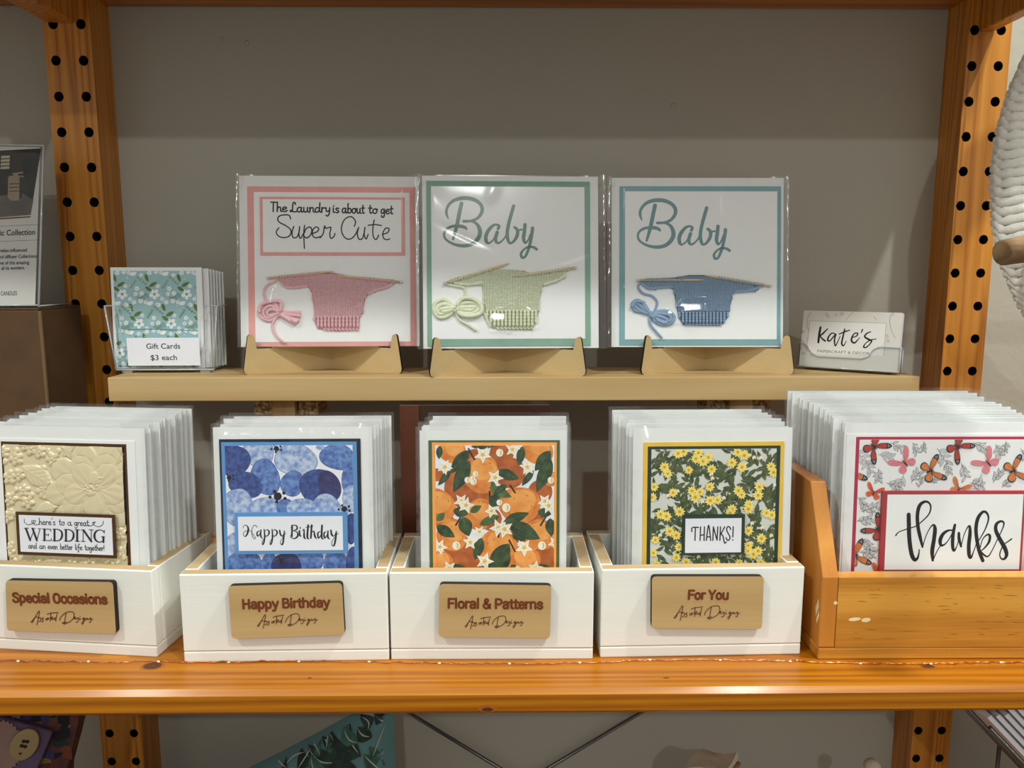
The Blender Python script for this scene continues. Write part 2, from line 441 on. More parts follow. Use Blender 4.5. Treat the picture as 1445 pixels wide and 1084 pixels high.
def film(name, tint=(1, 1, 1, 1), base=0.05, edge=0.55, rough=0.06, power=4.0, bump=0.0):
    """clear plastic sheet: lets the view through and mirrors more at a glancing angle"""
    m = bpy.data.materials.new(name); m.use_nodes = True; nt = m.node_tree
    N = nt.nodes.new; K = nt.links.new
    for n in list(nt.nodes): nt.nodes.remove(n)
    out = N('ShaderNodeOutputMaterial'); mix = N('ShaderNodeMixShader'); tr = N('ShaderNodeBsdfTransparent'); gl = N('ShaderNodeBsdfGlossy')
    tr.inputs['Color'].default_value = tint; gl.inputs['Roughness'].default_value = rough
    lw = N('ShaderNodeLayerWeight'); lw.inputs['Blend'].default_value = 0.5
    pw = N('ShaderNodeMath'); pw.operation = 'POWER'; pw.inputs[1].default_value = power; K(lw.outputs['Facing'], pw.inputs[0])
    ma = N('ShaderNodeMath'); ma.operation = 'MULTIPLY_ADD'; ma.inputs[1].default_value = edge; ma.inputs[2].default_value = base
    K(pw.outputs[0], ma.inputs[0]); K(ma.outputs[0], mix.inputs['Fac']); K(tr.outputs[0], mix.inputs[1]); K(gl.outputs[0], mix.inputs[2])
    K(mix.outputs[0], out.inputs['Surface'])
    if bump > 0:
        tc = N('ShaderNodeTexCoord'); nb = N('ShaderNodeTexNoise'); nb.inputs['Scale'].default_value = 35; nb.inputs['Detail'].default_value = 2
        bp = N('ShaderNodeBump'); bp.inputs['Strength'].default_value = bump; bp.inputs['Distance'].default_value = 0.004
        K(tc.outputs['Object'], nb.inputs['Vector']); K(nb.outputs['Fac'], bp.inputs['Height'])
        K(bp.outputs['Normal'], gl.inputs['Normal'])
    return m

HONEY = [srgb(132, 68, 3), srgb(165, 96, 7), srgb(188, 118, 16)]
M = {}
M['wall'] = plain('painted_plaster', srgb(172, 167, 154), 0.75, var=0.02, scale=4, bump=0.5, bscale=90, spec=0.25)
M['floor'] = plain('floor_boards', srgb(120, 95, 70), 0.6)
M['shelf'] = wood('varnished_pine_board', HONEY, 'x', 30, 0.42, coat=0.25, coat_rough=0.16, fine=0.5, stretch=0.03, spec=0.3)
M['post'] = wood('varnished_pine_post', [srgb(140, 76, 12), srgb(188, 120, 36), srgb(206, 138, 54)], 'z', 70, 0.45, coat=0.2, fine=0.5, stretch=0.025)
M['pinebox'] = wood('honey_pine_box', [srgb(170, 104, 24), srgb(212, 148, 56), srgb(224, 164, 74)], 'x', 9, 0.4, coat=0.3)
M['rawpine'] = wood('raw_pine', [srgb(166, 128, 74), srgb(195, 160, 106), srgb(206, 174, 124)], 'x', 11, 0.6)
M['rawpine_z'] = wood('raw_pine_upright', [srgb(166, 128, 74), srgb(195, 160, 106), srgb(206, 174, 124)], 'z', 11, 0.6)
M['chip'] = two_tone('chipboard_end', srgb(120, 92, 58), srgb(205, 172, 118), 260, 0.8, 0.4, 0.6)
M['ply'] = wood('birch_ply', [srgb(180, 148, 96), srgb(198, 166, 114), srgb(208, 180, 130)], 'x', 7, 0.55)
M['plaque'] = wood('laser_cut_birch', [srgb(166, 130, 80), srgb(184, 150, 98), srgb(196, 164, 114)], 'x', 7, 0.55)
M['char'] = plain('scorched_edge', srgb(30, 16, 8), 0.8)
M['engrave'] = plain('engraved_brown', srgb(112, 52, 16), 0.8, var=0.12, scale=400)
M['engrave_dark'] = plain('engraved_dark_brown', srgb(84, 36, 20), 0.8)
M['whitewash'] = wood('white_painted_wood', [srgb(220, 217, 207), srgb(233, 231, 222), srgb(238, 236, 229)], 'x', 6, 0.55, fine=0.5, bump=0.25)
M['bare_edge'] = wood('bare_wood_edge', [srgb(160, 130, 92), srgb(190, 160, 118), srgb(208, 180, 140)], 'x', 9, 0.7)
M['white'] = plain('white_paper', srgb(240, 239, 238), 0.75, var=0.01, bump=0.08, bscale=900)
M['envelope'] = plain('white_envelope', srgb(234, 234, 232), 0.8, var=0.015, bump=0.1, bscale=700)
M['lilacwhite'] = plain('bright_white_paper', srgb(236, 235, 243), 0.7, var=0.01)
M['ink'] = plain('black_ink', srgb(20, 20, 22), 0.7)
M['greyink'] = plain('grey_ink', srgb(110, 104, 98), 0.7)
M['film'] = film('clear_sleeve', base=0.036, rough=0.17)
M['film2'] = film('clear_sleeve_back', base=0.03, edge=0.5, rough=0.12)
M['crinkle'] = film('crinkled_sleeve_edge', base=0.10, edge=0.6, rough=0.16, bump=1.0)
M['acrylic'] = film('clear_acrylic', (0.96, 0.97, 0.97, 1), 0.014, 0.5, 0.03, 3.0)
M['rim'] = plain('polished_acrylic_edge', srgb(190, 195, 198), 0.15, spec=0.8)
M['hole'] = plain('drilled_hole', srgb(22, 12, 8), 0.9)

# ------------------------------------------------------------------ the room
def struct(o):
    o['kind'] = 'structure'; return o
def Z(z): return z + CAM_Z
b = MB()
b.box(-3.0, 3.0, Y_WALL, Y_WALL + 0.1, 0, 3.0)
rnd = random.Random(4)
for px, py, r in ((348, 61, 0.0035), (950, 149, 0.004), (172, 30, 0.002), (313, 56, 0.003)):      # filler blobs and old plug holes
    p = at(px, py, Y_WALL); b.ball((p.x, Y_WALL, p.z), r, 0, 6, 1, 0.5, 1)
struct(b.build('wall_back', M['wall']))
b = MB(); b.box(-3.0, 3.0, -4.0, Y_WALL, -0.05, 0.0)
struct(b.build('floor', M['floor']))

# ------------------------------------------------------------------ pine shelving unit
unit = thing('shelving_unit', 'honey pine shelving unit with peg-holed uprights standing against the grey wall', 'shelving', loc=(0, 0.85, 0))
unit_inv = Vector((0, -0.85, 0))
def part(mb, name, mats, **k):
    mb.v = [(v[0], v[1] - 0.85, v[2]) for v in mb.v]
    return mb.build(name, mats, unit, **k)
Y_POST = 1.02
def post(x0, x1, hx0, hx1, zh, dz):
    m = MB(); r = 0.0062; z0, z1 = 0.02, 2.35
    zs = []
    z = zh
    while z > 0.06: z -= dz
    z += dz
    while z < z1 - 0.05: zs.append(z); z += dz
    cuts = [z0] + [(zs[i] + zs[i+1]) / 2 for i in range(len(zs)-1)] + [z1]
    xm = (hx0 + hx1) / 2
    for cx, xa, xb in ((hx0, x0, xm), (hx1, xm, x1)):
        for i, zc in enumerate(zs):
            za, zb = cuts[i], cuts[i+1]
            per = []
            for k in range(4): per.append((xa + (xb-xa)*k/4, za))
            for k in range(4): per.append((xb, za + (zb-za)*k/4))
            for k in range(4): per.append((xb - (xb-xa)*k/4, zb))
            for k in range(4): per.append((xa, zb - (zb-za)*k/4))
            n = 16
            cir = []
            for p in per:
                a = math.atan2(p[1]-zc, p[0]-cx); cir.append((cx + r*math.cos(a), zc + r*math.sin(a)))
            v = [(p[0], Y_POST, p[1]) for p in per] + [(p[0], Y_POST, p[1]) for p in cir] + [(p[0], Y_POST + 0.022, p[1]) for p in cir]
            f = []
            for k in range(n):
                j = (k+1) % n
                f.append((k, j, n+j, n+k))
            m.add(v, f, 0)
            m.add(v, [(n+k, n+(k+1) % n, 2*n+(k+1) % n, 2*n+k) for k in range(n)], 1)
            m.add([v[2*n+k] for k in range(n)], [list(range(n))], 1)
    m.add([(x0, Y_POST, z0), (x1, Y_POST, z0), (x1, Y_WALL, z0), (x0, Y_WALL, z0), (x0, Y_POST, z1), (x1, Y_POST, z1), (x1, Y_WALL, z1), (x0, Y_WALL, z1)],
          [(0,3,2,1), (4,5,6,7), (1,2,6,5), (2,3,7,6), (3,0,4,7)], 0)
    part(m, 'post', [M['post'], M['hole']])
    return x0, x1
def px_x(px, py, Y): return at(px, py, Y).x
LX0 = px_x(74, 199, Y_POST); LX1 = px_x(141.5, 228, Y_POST)
RX0 = px_x(1349, 260, Y_POST); RX1 = px_x(1409, 260, Y_POST)
hz = at(121.8, 136.5, Y_POST); hz2 = at(128, 236.4, Y_POST); DZ = (hz.z - hz2.z) / 2
post(LX0, LX1, px_x(83, 136.8, Y_POST), hz.x, hz.z, DZ)
hr = at(1375.3, 42.4, Y_POST)
post(RX0, RX1, hr.x, px_x(1413, 43, Y_POST), hr.z, DZ)
# boards: main shelf, upper shelf, lower shelf
def board(x0, x1, y0, y1, z0, z1, knots=()):
    m = MB(); m.box(x0, x1, y0, y1, z0, z1)
    o = part(m, 'shelf_board', [M['shelf'], M['knot'], M['knot_ring']], bevel=0.0045, seg=1)
    return o
M['knot'] = plain('pine_knot', srgb(84, 42, 14), 0.45, var=0.3, scale=300)
M['knot_ring'] = plain('pine_knot_ring', srgb(158, 88, 26), 0.45, var=0.1, scale=300)
MAIN = (0.6455, 1.069)
board(-1.35, 1.35, MAIN[0], MAIN[1], Z(Z_SHELF) - 0.0245, Z(Z_SHELF))
board(-1.35, px_x(1386, 39, 1.015) + 0.020, 0.645, 1.069, Z(0.346), Z(0.371))
board(-1.35, 1.35, 0.66, 1.069, Z(-0.80) - 0.0245, Z(-0.80))
for px, py, rx, ry in ((215, 940, 0.0085, 0.0062), (1310, 941, 0.006, 0.003), (437, 957, 0.002, 0.0008), (940, 957, 0.003, 0.0007)):   # knots in the main board
    p = atz(px, py, Z_SHELF); m = MB()
    if rx > 0.004:
        q = ring(p.x, p.y, rx*1.35, ry*1.35); m.add([(a, c, Z(Z_SHELF) + 0.00012) for a, c in q], [list(range(len(q)))], 1)
    q = ring(p.x, p.y, rx, ry); m.add([(a, c, Z(Z_SHELF) + 0.00024) for a, c in q], [list(range(len(q)))], 0)
    part(m, 'knot', [M['knot'], M['knot_ring']])
p = at(688, 1000, MAIN[0]); m = MB()
m.flat(ring(p.x, p.z, 0.009, 0.0035), MAIN[0] - 0.00012, 1); m.flat(ring(p.x, p.z - 0.001, 0.005, 0.002), MAIN[0] - 0.00024, 0)
part(m, 'knot', [M['knot'], M['knot_ring']])
m = MB(); x = px_x(103.5, 32, 1.015); m.box(x - 0.036, x, 0.67, 1.0195, Z(0.311), Z(0.3458)); part(m, 'shelf_cleat', M['post'], bevel=0.002)
m = MB(); x = px_x(1386, 39, 1.015); m.box(x, x + 0.020, 0.60, 1.0195, Z(0.305), Z(0.3458)); part(m, 'shelf_cleat', M['post'], bevel=0.002)
# steel cross brace low on the back
M['steel'] = plain('steel_rod', srgb(120, 120, 118), 0.35, metallic=0.9)
c = at(743, 1107, 1.05)
for px, py in ((580, 1008), (908, 1008)):
    e = at(px, py, 1.05); d = (e - c); a = c + d * 1.28; z = c - d * 1.9
    m = MB(); y = 1.05 if px < 700 else 1.057
    m.tube([(a.x, y, a.z), (z.x, y, z.z)], 0.0026, 8); part(m, 'brace_rod', M['steel'])

# ------------------------------------------------------------------ raised display shelf
ra = at(152, 545, 0.90); rb = at(1297, 550, 0.90)
RZ = Z(Z_RISER); RT = 0.0285
riser = thing('display_riser', 'long pale raw pine plank raised on blocks behind the card boxes', 'riser', loc=((ra.x+rb.x)/2, 0.94, RZ))
def rpart(mb, name, mats, **k):
    mb.v = [(v[0] - riser.location.x, v[1] - 0.94, v[2] - RZ) for v in mb.v]; return mb.build(name, mats, riser, **k)
m = MB(); m.box(ra.x, rb.x, 0.90, 0.995, RZ - RT, RZ); rpart(m, 'plank', M['rawpine'], bevel=0.0012)
for mid in (400, 1046):
    x0 = px_x(mid - 16, 575, 0.925); x1 = px_x(mid + 16, 575, 0.925); bw = 0.026
    m = MB(); m.box(x0, x1, 0.925, 0.970, Z(Z_SHELF), RZ - RT); rpart(m, 'leg', M['rawpine_z'], bevel=0.001)
    for xa in (x0 - bw, x1):
        m = MB(); m.box(xa + 0.0003, xa + bw - 0.0003, 0.935, 0.985, RZ - RT - 0.024, RZ - RT); o = rpart(m, 'corner_block', M['chip'], bevel=0.002)

# ------------------------------------------------------------------ helpers for sleeved cards
def pouch(w, z0, z1, t, seed, nu=10, nv=12, amp=0.0012, y=0.0, crease=6, facets=()):
    """clear sleeve: a slack front sheet and a flatter back sheet joined along the sides"""
    rn = random.Random(seed); m = MB()
    cr = []
    for k in range(crease):
        x, z = rn.uniform(-w/2, w/2), rn.uniform(z0, z1)
        if k % 2 == 0: x = rn.choice((-1, 1)) * w * rn.uniform(0.38, 0.5)
        if k % 3 == 0: z = z1 - (z1-z0) * rn.uniform(0, 0.12)
        a = rn.uniform(0, math.pi); cr.append((x, z, math.cos(a), math.sin(a), rn.uniform(0.003, 0.007), rn.uniform(0.012, 0.04), rn.uniform(-1, 1)))
    def h(x, z):
        s_ = 0
        for cx, cz, ca, sa, wd, ln, g in cr:
            u = (x-cx)*ca + (z-cz)*sa; v = -(x-cx)*sa + (z-cz)*ca
            s_ += g * math.exp(-(v/wd)**2 - (u/ln)**2)
        return s_
    def front(u, v):
        x = (u-0.5)*w; z = z0 + (z1-z0)*v
        ed = min(1, 12*u, 12*(1-u)); top = min(1, 14*(1-v))
        fo = 0
        for fx, fz, hu, hv, su, sv in facets:                          # pulled flat facets of the film that catch the lamps
            k = math.exp(-((x-fx)/hu)**8 - ((z-fz)/hv)**8)
            fo += k * max(0.0, sv*(fz + hv - z) - su*(x-fx) + abs(su)*hu*0.5)
        return (x, y - fo - (t/2 + 0.0008)*ed*(0.25 + 0.75*top) - amp*(0.55 + h(x, z))*ed, z)
    def back(u, v):
        x = (u-0.5)*w; z = z0 + (z1-z0)*v; ed = min(1, 12*u, 12*(1-u))
        return (x, y + (t/2 + 0.0005)*ed, z)
    nb = len(m.f); m.grid(front, nu, nv, 0)
    for j in range(nv):
        for i in range(nu):
            if i < max(1, nu*0.045) or i >= nu - max(1, nu*0.045): m.m[nb + j*nu + i] = 1
    m.grid(back, max(4, nu//3), 2, 0, flip=True)
    return m
def plate(frame, y_front, thick, quad):
    """a paper layer whose four corners (tl,tr,br,bl) were measured on the photo"""
    return [frame.L(p[0], p[1], y_front) for p in (quad[3], quad[2], quad[1], quad[0])]

# ------------------------------------------------------------------ card boxes
def card_box(label, BL, BR, TL, depth, thick, plaque_quad, plaque_label):
    a = atz(BL[0], BL[1], Z_SHELF); c = atz(BR[0], BR[1], Z_SHELF)
    yaw = math.atan2(c.y-a.y, c.x-a.x); w = math.hypot(c.x-a.x, c.y-a.y)
    fr = Frame((a+c)/2, yaw)
    h = fr.L(TL[0], TL[1])[1]
    bx = thing('card_box', label, 'box', fr)
    e = 0.0004; base = 0.011
    W = [M['whitewash'], M['bare_edge']]
    def panel(x0, x1, y0, y1, z0, z1, name):
        m = MB(); m.box(x0, x1, y0, y1, z0, z1); m.m[1] = 1
        return m.build(name, W, bx, bevel=0.0012)
    panel(-w/2, w/2, 0, depth, 0, base, 'base')
    panel(-w/2, w/2, 0, thick, base + e, h, 'front_panel')
    panel(-w/2, w/2, depth - thick, depth, base + e, h, 'back_panel')
    panel(-w/2, -w/2 + thick, thick + e, depth - thick - e, base + e, h, 'side_panel')
    panel(w/2 - thick, w/2, thick + e, depth - thick - e, base + e, h, 'side_panel')
    q = [fr.L(p[0], p[1], -0.006) for p in plaque_quad]            # tl tr br bl
    # rounded corners on the measured quad
    pts = []
    cc = [q[3], q[2], q[1], q[0]]
    for i in range(4):
        p0, p1, p2 = Vector(cc[i-1]), Vector(cc[i]), Vector(cc[(i+1) % 4])
        d0 = (p0-p1).normalized()*0.004; d2 = (p2-p1).normalized()*0.004
        for t in (0, 0.33, 0.66, 1):
            pts.append(tuple((p1+d0)*(1-t)**2 + p1*2*t*(1-t) + (p1+d2)*t*t))
    m = MB(); m.slab(pts, -0.0062, -0.0001, 0, 1)
    pl = m.build('name_plaque', [M['plaque'], M['char']], bx)
    pl['label'] = plaque_label
    return bx, fr, w, h, pl
ASSORTED = [
 [(82,284),(108,290),(150,205),(214,96),(232,98),(215,200),(187,335)], [(84,282),(112,254),(152,203),(204,194),(232,214)],
 [(216,216),(242,200),(262,226),(246,262),(220,272)], [(262,236),(302,203),(292,224),(302,250),(286,274),(264,276)],
 [(366,212),(346,224),(350,242),(372,240),(380,222),(366,212)], [(384,206),(390,238)], [(386,220),(402,206),(414,212)],
 [(440,112),(434,190),(428,264)], [(372,140),(440,118),(570,104)], [(446,214),(472,200),(468,186),(450,196),(446,220),(464,234),(490,218)],
 [(524,200),(504,208),(500,228),(516,232),(530,212)], [(550,128),(536,190),(526,264)],
 [(714,98),(700,180),(682,314)], [(598,242),(622,180),(700,110),(790,84),(850,106),(852,180),(812,240),(740,285),(690,302),(648,296),(660,280),(722,276)],
 [(850,202),(880,190),(876,178),(860,188),(858,210),(876,218),(898,206)], [(898,208),(934,190),(924,212),(934,240),(908,272),(886,268)],
 [(958,196),(954,224),(974,214)], [(964,164),(966,168)], [(1040,190),(1016,196),(1010,216),(1028,220),(1044,190),(1032,260),(1010,304),(994,296),(1006,268),(1064,220)],
 [(1066,224),(1074,198)], [(1068,218),(1088,196),(1098,204),(1100,224),(1118,214)], [(1118,214),(1160,186),(1148,212),(1160,238),(1146,268),(1126,264)], [(1158,226),(1196,206)]]
HBSPAN = (80, 1195)
def plaque_text(fr, plq, head, bl, br, cap, span, base_y, slope):
    y0 = -0.0066
    sth = Strokes(); pen(sth, head, fr, y0, bl, br, cap*1.12, 3.1, GB); sth.mb.build('heading', M['engrave'], plq)
    st = Strokes(); k = (span[1]-span[0]) / (HBSPAN[1]-HBSPAN[0])
    a = fr.L(span[0], base_y, y0); c = fr.L(span[1], base_y, y0); mpp = (c[0]-a[0])/(span[1]-span[0])
    for s_ in ASSORTED:
        loc = []
        for x, y in s_:
            px = span[0] + (x-80)*k; py = base_y + (y-235)*k + (px-span[0])*slope
            loc.append(fr.L(px, py, y0))
        st.draw(loc, 0.95*mpp, y0)
    st.mb.build('script', M['engrave_dark'], plq)

BOXES = {}
pq = [(8,819),(159.5,821.5),(164,895),(10,890)]
bx, fr, w, h, pl = card_box('white box leftmost on the shelf with Special Occasions plaque', (-77, 912), (222, 928), (-77, 794), 0.118, 0.013, pq, 'tan wooden Special Occasions plaque')
plaque_text(fr, pl, 'Special Occasions', (18, 850.5), (152, 853), 12.5, (43.5, 131), 874, 0.02); BOXES['so'] = (fr, w, h)
pq = [(322,827),(482.5,822.5),(486.5,896),(327,901.5)]
bx, fr, w, h, pl = card_box('white box second from left with Happy Birthday plaque', (260, 935.5), (549, 932), (257, 811), 0.115, 0.013, pq, 'tan wooden Happy Birthday plaque')
plaque_text(fr, pl, 'Happy Birthday', (342, 860), (466, 857), 13.5, (363, 448), 879.5, -0.035); BOXES['hb'] = (fr, w, h)
pq = [(620,824),(778,826),(776,901),(619,898.7)]
bx, fr, w, h, pl = card_box('white box third from left with Floral & Patterns plaque', (552, 931.5), (836.5, 930.5), (551, 808), 0.115, 0.013, pq, 'tan wooden Floral & Patterns plaque')
plaque_text(fr, pl, 'Floral & Patterns', (631.5, 859), (766.5, 860), 14, (656, 739), 880.5, 0.0); BOXES['fl'] = (fr, w, h)
pq = [(920,813.5),(1078,813.5),(1075,888),(919.5,886.5)]
bx, fr, w, h, pl = card_box('white box fourth from left with For You plaque', (847, 928.5), (1129, 923.5), (845, 804), 0.115, 0.013, pq, 'tan wooden For You plaque')
plaque_text(fr, pl, 'For You', (970.5, 846.5), (1028.5, 846.5), 13, (951, 1044), 867.5, 0.0); BOXES['fy'] = (fr, w, h)

# honey pine box on the right: tall raked sides, low front
a = atz(1154, 931, Z_SHELF); c = atz(1500, 929.5, Z_SHELF)
yaw = math.atan2(c.y-a.y, c.x-a.x); w = math.hypot(c.x-a.x, c.y-a.y)
PF = Frame((a+c)/2, yaw)
pbx = thing('card_box', 'honey varnished pine box with raked sides at the right end of the row', 'box', PF)
hl = PF.L(1300, 815)[1]; PT = 0.0155; PD = 0.185
M['scuff'] = plain('cream_paint_scuff', srgb(236, 214, 160), 0.6)
M['pinebox_z'] = wood('honey_pine_side', [srgb(160, 88, 24), srgb(194, 122, 44), srgb(208, 140, 58)], 'z', 9, 0.4, coat=0.3)
m = MB(); m.box(-w/2, w/2, 0, PD, 0, 0.012); m.build('base', M['pinebox'], pbx, bevel=0.0015)
m = MB(); m.box(-w/2 + PT + 0.0003, w/2 - PT - 0.0003, 0, PT, 0.0123, hl)
for px, py, rx, ry in ((1206, 874, 0.006, 0.0018), (1222, 875, 0.0045, 0.0022), (1179, 851, 0.0018, 0.0018)):
    p = PF.L(px, py); m.flat(ring(p[0], p[1], rx, ry, 0.1), -0.0001, 1)
M['fleck'] = plain('pine_grain_fleck', srgb(150, 94, 26), 0.5)
rn = random.Random(77)
for k in range(46):
    x, z = rn.uniform(-w/2 + .03, w/2 - .03), rn.uniform(.02, hl - .008); L_ = rn.uniform(.004, .016)
    m.flat(leafpoly(x, z, x + L_, z - rn.uniform(0, .0012), rn.uniform(.0003, .0007), 4), -0.00008, 2)
m.build('front_panel', [M['pinebox'], M['scuff'], M['fleck']], pbx)
m = MB(); m.box(-w/2 + PT + 0.0003, w/2 - PT - 0.0003, PD - 0.014, PD, 0.0123, 0.166); m.build('back_panel', M['pinebox'], pbx, bevel=0.0015)
prof = [(0, 0.0123), (PD, 0.0123), (PD, 0.167), (0.041, 0.167), (0.0, hl)]     # (y, z)
for x0 in (-w/2, w/2 - PT):
    m = MB(); n = len(prof)
    m.add([(x0, p[0], p[1]) for p in prof] + [(x0 + PT, p[0], p[1]) for p in prof],
          [list(range(n))[::-1], [n+i for i in range(n)]] + [(i, (i+1) % n, n+(i+1) % n, n+i) for i in range(n)])
    if x0 < 0:
        for pts in ([(0.004,0.052),(0.010,0.040),(0.012,0.048),(0.006,0.060)], [(0.002,0.044),(0.007,0.034),(0.009,0.038),(0.004,0.048)]):
            m.add([(x0 - 0.0001, p[0], p[1]) for p in pts], [list(range(len(pts)))], 1)
    m.build('side_panel', [M['pinebox_z'], M['scuff']], pbx, bevel=0.0012)

# ------------------------------------------------------------------ stacks of sleeved cards
ORD = ['front', 'second', 'third', 'fourth', 'fifth', 'sixth', 'seventh', 'eighth', 'ninth', 'tenth', 'eleventh', 'twelfth', 'thirteenth', 'fourteenth', 'fifteenth']
def sleeve_frame(xl, xr, yt, Y, yaw, lean, zb):
    """card standing in a box: left, right and top measured on the photo at depth Y"""
    a = at(xl, yt, Y); c = at(xr, yt, Y + (at(xr, yt, Y).x - a.x)*math.tan(yaw))
    top = (a+c)/2; h = (top.z - zb) / math.cos(lean); w = math.hypot(c.x-a.x, c.y-a.y)
    base = Vector((top.x, top.y - h*math.sin(lean), zb))
    return Frame(base, yaw, lean), w, h
INS = {}
def insert_mat(rgb):
    if rgb not in INS: INS[rgb] = plain('card_insert', srgb(*rgb), 0.7)
    return INS[rgb]
def stack(key, n, front, rear, yaw, lean, where, group, inserts, seed, Yf, Yr, zb, cuts=None):
    rn = random.Random(seed)
    for i in range(1, n):
        t = i/(n-1)
        j = 0 if i == n-1 else 1
        xl = front[0] + (rear[0]-front[0])*t + j*rn.uniform(-3.5, 3.5); xr = front[1] + (rear[1]-front[1])*t + j*rn.uniform(-4, 4)
        yt = front[2] + (rear[2]-front[2])*t + j*rn.uniform(-2.5, 2.5); Y = Yf + (Yr-Yf)*t
        fr, w, h = sleeve_frame(xl, xr, yt, Y, yaw + rn.uniform(-0.01, 0.01), lean + rn.uniform(-0.006, 0.006), zb)
        lab = f'{ORD[i]} sleeved white card from the front in the {where}' if i < n-1 else f'rearmost sleeved white card in the {where}'
        o = thing('greeting_card', lab, 'card', fr, group=group)
        th = min(0.0034, (Yr-Yf)/(n-1)*0.5)
        mg = 0.004
        s_ = rn.uniform(-0.0015, 0.0015)
        m = MB(); m.box(-w/2 + mg + s_, w/2 - mg + s_, -th*0.1, th*0.5, 0.001, h - 0.004); m.build('envelope', M['envelope'], o)
        col = inserts[i % len(inserts)]
        m = MB(); m.box(-w/2 + 0.011, w/2 - 0.012, -th*0.5, -th*0.1 - 0.0001, 0.0012, h - 0.009 - rn.uniform(0, 0.004)); m.build('card', insert_mat(col), o)
        pouch(w, 0.0003, h, th, seed*50 + i, 5, 5, 0.0005, 0, 2).build('sleeve', [M['film2'], M['crinkle']], o)
zb_white = Z(Z_SHELF) + 0.0115
STK = {}
def front_card(key, label, front, yaw, lean, Y, zb, roll=0.0):
    fr, w, h = sleeve_frame(front[0], front[1], front[2], Y, yaw, lean, zb)
    if roll: fr = Frame(fr.m.translation, yaw, lean, roll)
    o = thing('greeting_card', label, 'card', fr)
    STK[key] = (fr, w, h, o)
    return fr, w, h, o

# ------------------------------------------------------------------ the front card of each box
def rect_of(fr, y, quad):
    q = [fr.L(p[0], p[1], y) for p in quad]                        # tl tr br bl
    return ((q[0][0]+q[3][0])/2, (q[1][0]+q[2][0])/2, max((q[2][1]+q[3][1])/2, 0.0015), (q[0][1]+q[1][1])/2)
def layer(fr, o, name, quad, y0, thick, mats, bevel=0.0):
    r = rect_of(fr, y0, quad); m = MB(); m.box(r[0], r[1], y0, y0 + thick, r[2], r[3])
    return m.build(name, mats, o), r
def ext(tl, tr, br, bl, k):
    """carry the measured sides of a card on below the lip of its box"""
    f = lambda a, c: (a[0] + (c[0]-a[0])*k, a[1] + (c[1]-a[1])*k)
    return [tl, tr, f(tr, br), f(tl, bl)]
class Pattern:
    def __init__(s, fr, r, y, sc, ox, oy): s.fr, s.r, s.y, s.sc, s.ox, s.oy, s.mb, s.k, s.hold = fr, r, y, sc, ox, oy, MB(), 0, False
    def add(s, poly, mi):
        loc = [s.fr.L(px, py, s.y) for px, py in zoomed(poly, s.sc, s.ox, s.oy)]
        s.put(loc, mi)
    def put(s, loc, mi):
        c = clip(loc, *s.r)
        if len(c) > 2 and abs(area2(c)) > 1e-9:
            s.k += 0 if s.hold else 1; s.mb.flat(c, s.y - s.k*1e-6, mi)
    def line(s, pts, w, mi):
        P = catmull(pts, 6); A = []; B = []
        for i, p in enumerate(P):
            a = P[max(i-1, 0)]; b = P[min(i+1, len(P)-1)]; l = math.hypot(b[0]-a[0], b[1]-a[1]) or 1
            nx, ny = -(b[1]-a[1])/l*w/2, (b[0]-a[0])/l*w/2
            A.append((p[0]+nx, p[1]+ny)); B.append((p[0]-nx, p[1]-ny))
        s.k += 1; s.hold = True
        for i in range(len(P)-1): s.add([A[i], A[i+1], B[i+1], B[i]], mi)
        s.hold = False

# --- blue petal card
FB = BOXES['hb'][0]; YAWHB = math.atan2(FB.m[1][0], FB.m[0][0]); YB = atz(404, 933, Z_SHELF).y
HBF = (297, 528, 597)
fr, w, h, o = front_card('hb', 'birthday card with blue watercolour petals at the front of the second white box', HBF, YAWHB, 0.06, YB + 0.036, zb_white)
o['group'] = 'sleeved cards in the Happy Birthday box'
m = MB(); m.box(-w/2 + 0.002, w/2 - 0.002, 0.0006, 0.0018, 0.001, h - 0.004); m.build('envelope', M['envelope'], o)
M['navy'] = plain('navy_card', srgb(18, 28, 48), 0.6); M['midblue'] = plain('mid_blue_card', srgb(92, 146, 200), 0.6)
layer(fr, o, 'mat', ext((309.7,620),(509,619.3),(511.5,806),(314.5,806), 1.3), -0.0004, 0.0008, M['navy'])
layer(fr, o, 'mat', ext((313.5,624),(505,623.5),(505.5,806),(317,806), 1.3), -0.0008, 0.0004, M['midblue'])
_, r = layer(fr, o, 'patterned_paper', ext((319.4,629),(499.5,628.5),(499.5,806),(321.3,806), 1.3), -0.0011, 0.0003, M['lilacwhite'])
BL = [two_tone('petal_dark', srgb(44, 58, 118), srgb(66, 92, 158), 260), two_tone('petal_mid', srgb(62, 92, 160), srgb(112, 146, 204), 230),
      two_tone('petal_pale', srgb(112, 142, 198), srgb(196, 208, 230), 200), two_tone('petal_ink', srgb(40, 38, 86), srgb(60, 62, 118), 130), plain('petal_centre', srgb(24, 24, 40), 0.7)]
P = Pattern(fr, r, -0.0011, 5.164, 300, 610); rn = random.Random(3)
def blob(cx, cy, rx, ry, rot=0.0, seed=0, n=36):
    q = random.Random(seed); a1, a2 = q.uniform(0, 6), q.uniform(0, 6); out = []
    for k in range(n):
        a = 2*math.pi*k/n; s_ = 1 + 0.05*math.sin(2*a+a1) + 0.04*math.sin(3*a+a2)
        x, y = rx*s_*math.cos(a), ry*s_*math.sin(a); out.append((cx + x*math.cos(rot)-y*math.sin(rot), cy + x*math.sin(rot)+y*math.cos(rot)))
    return out
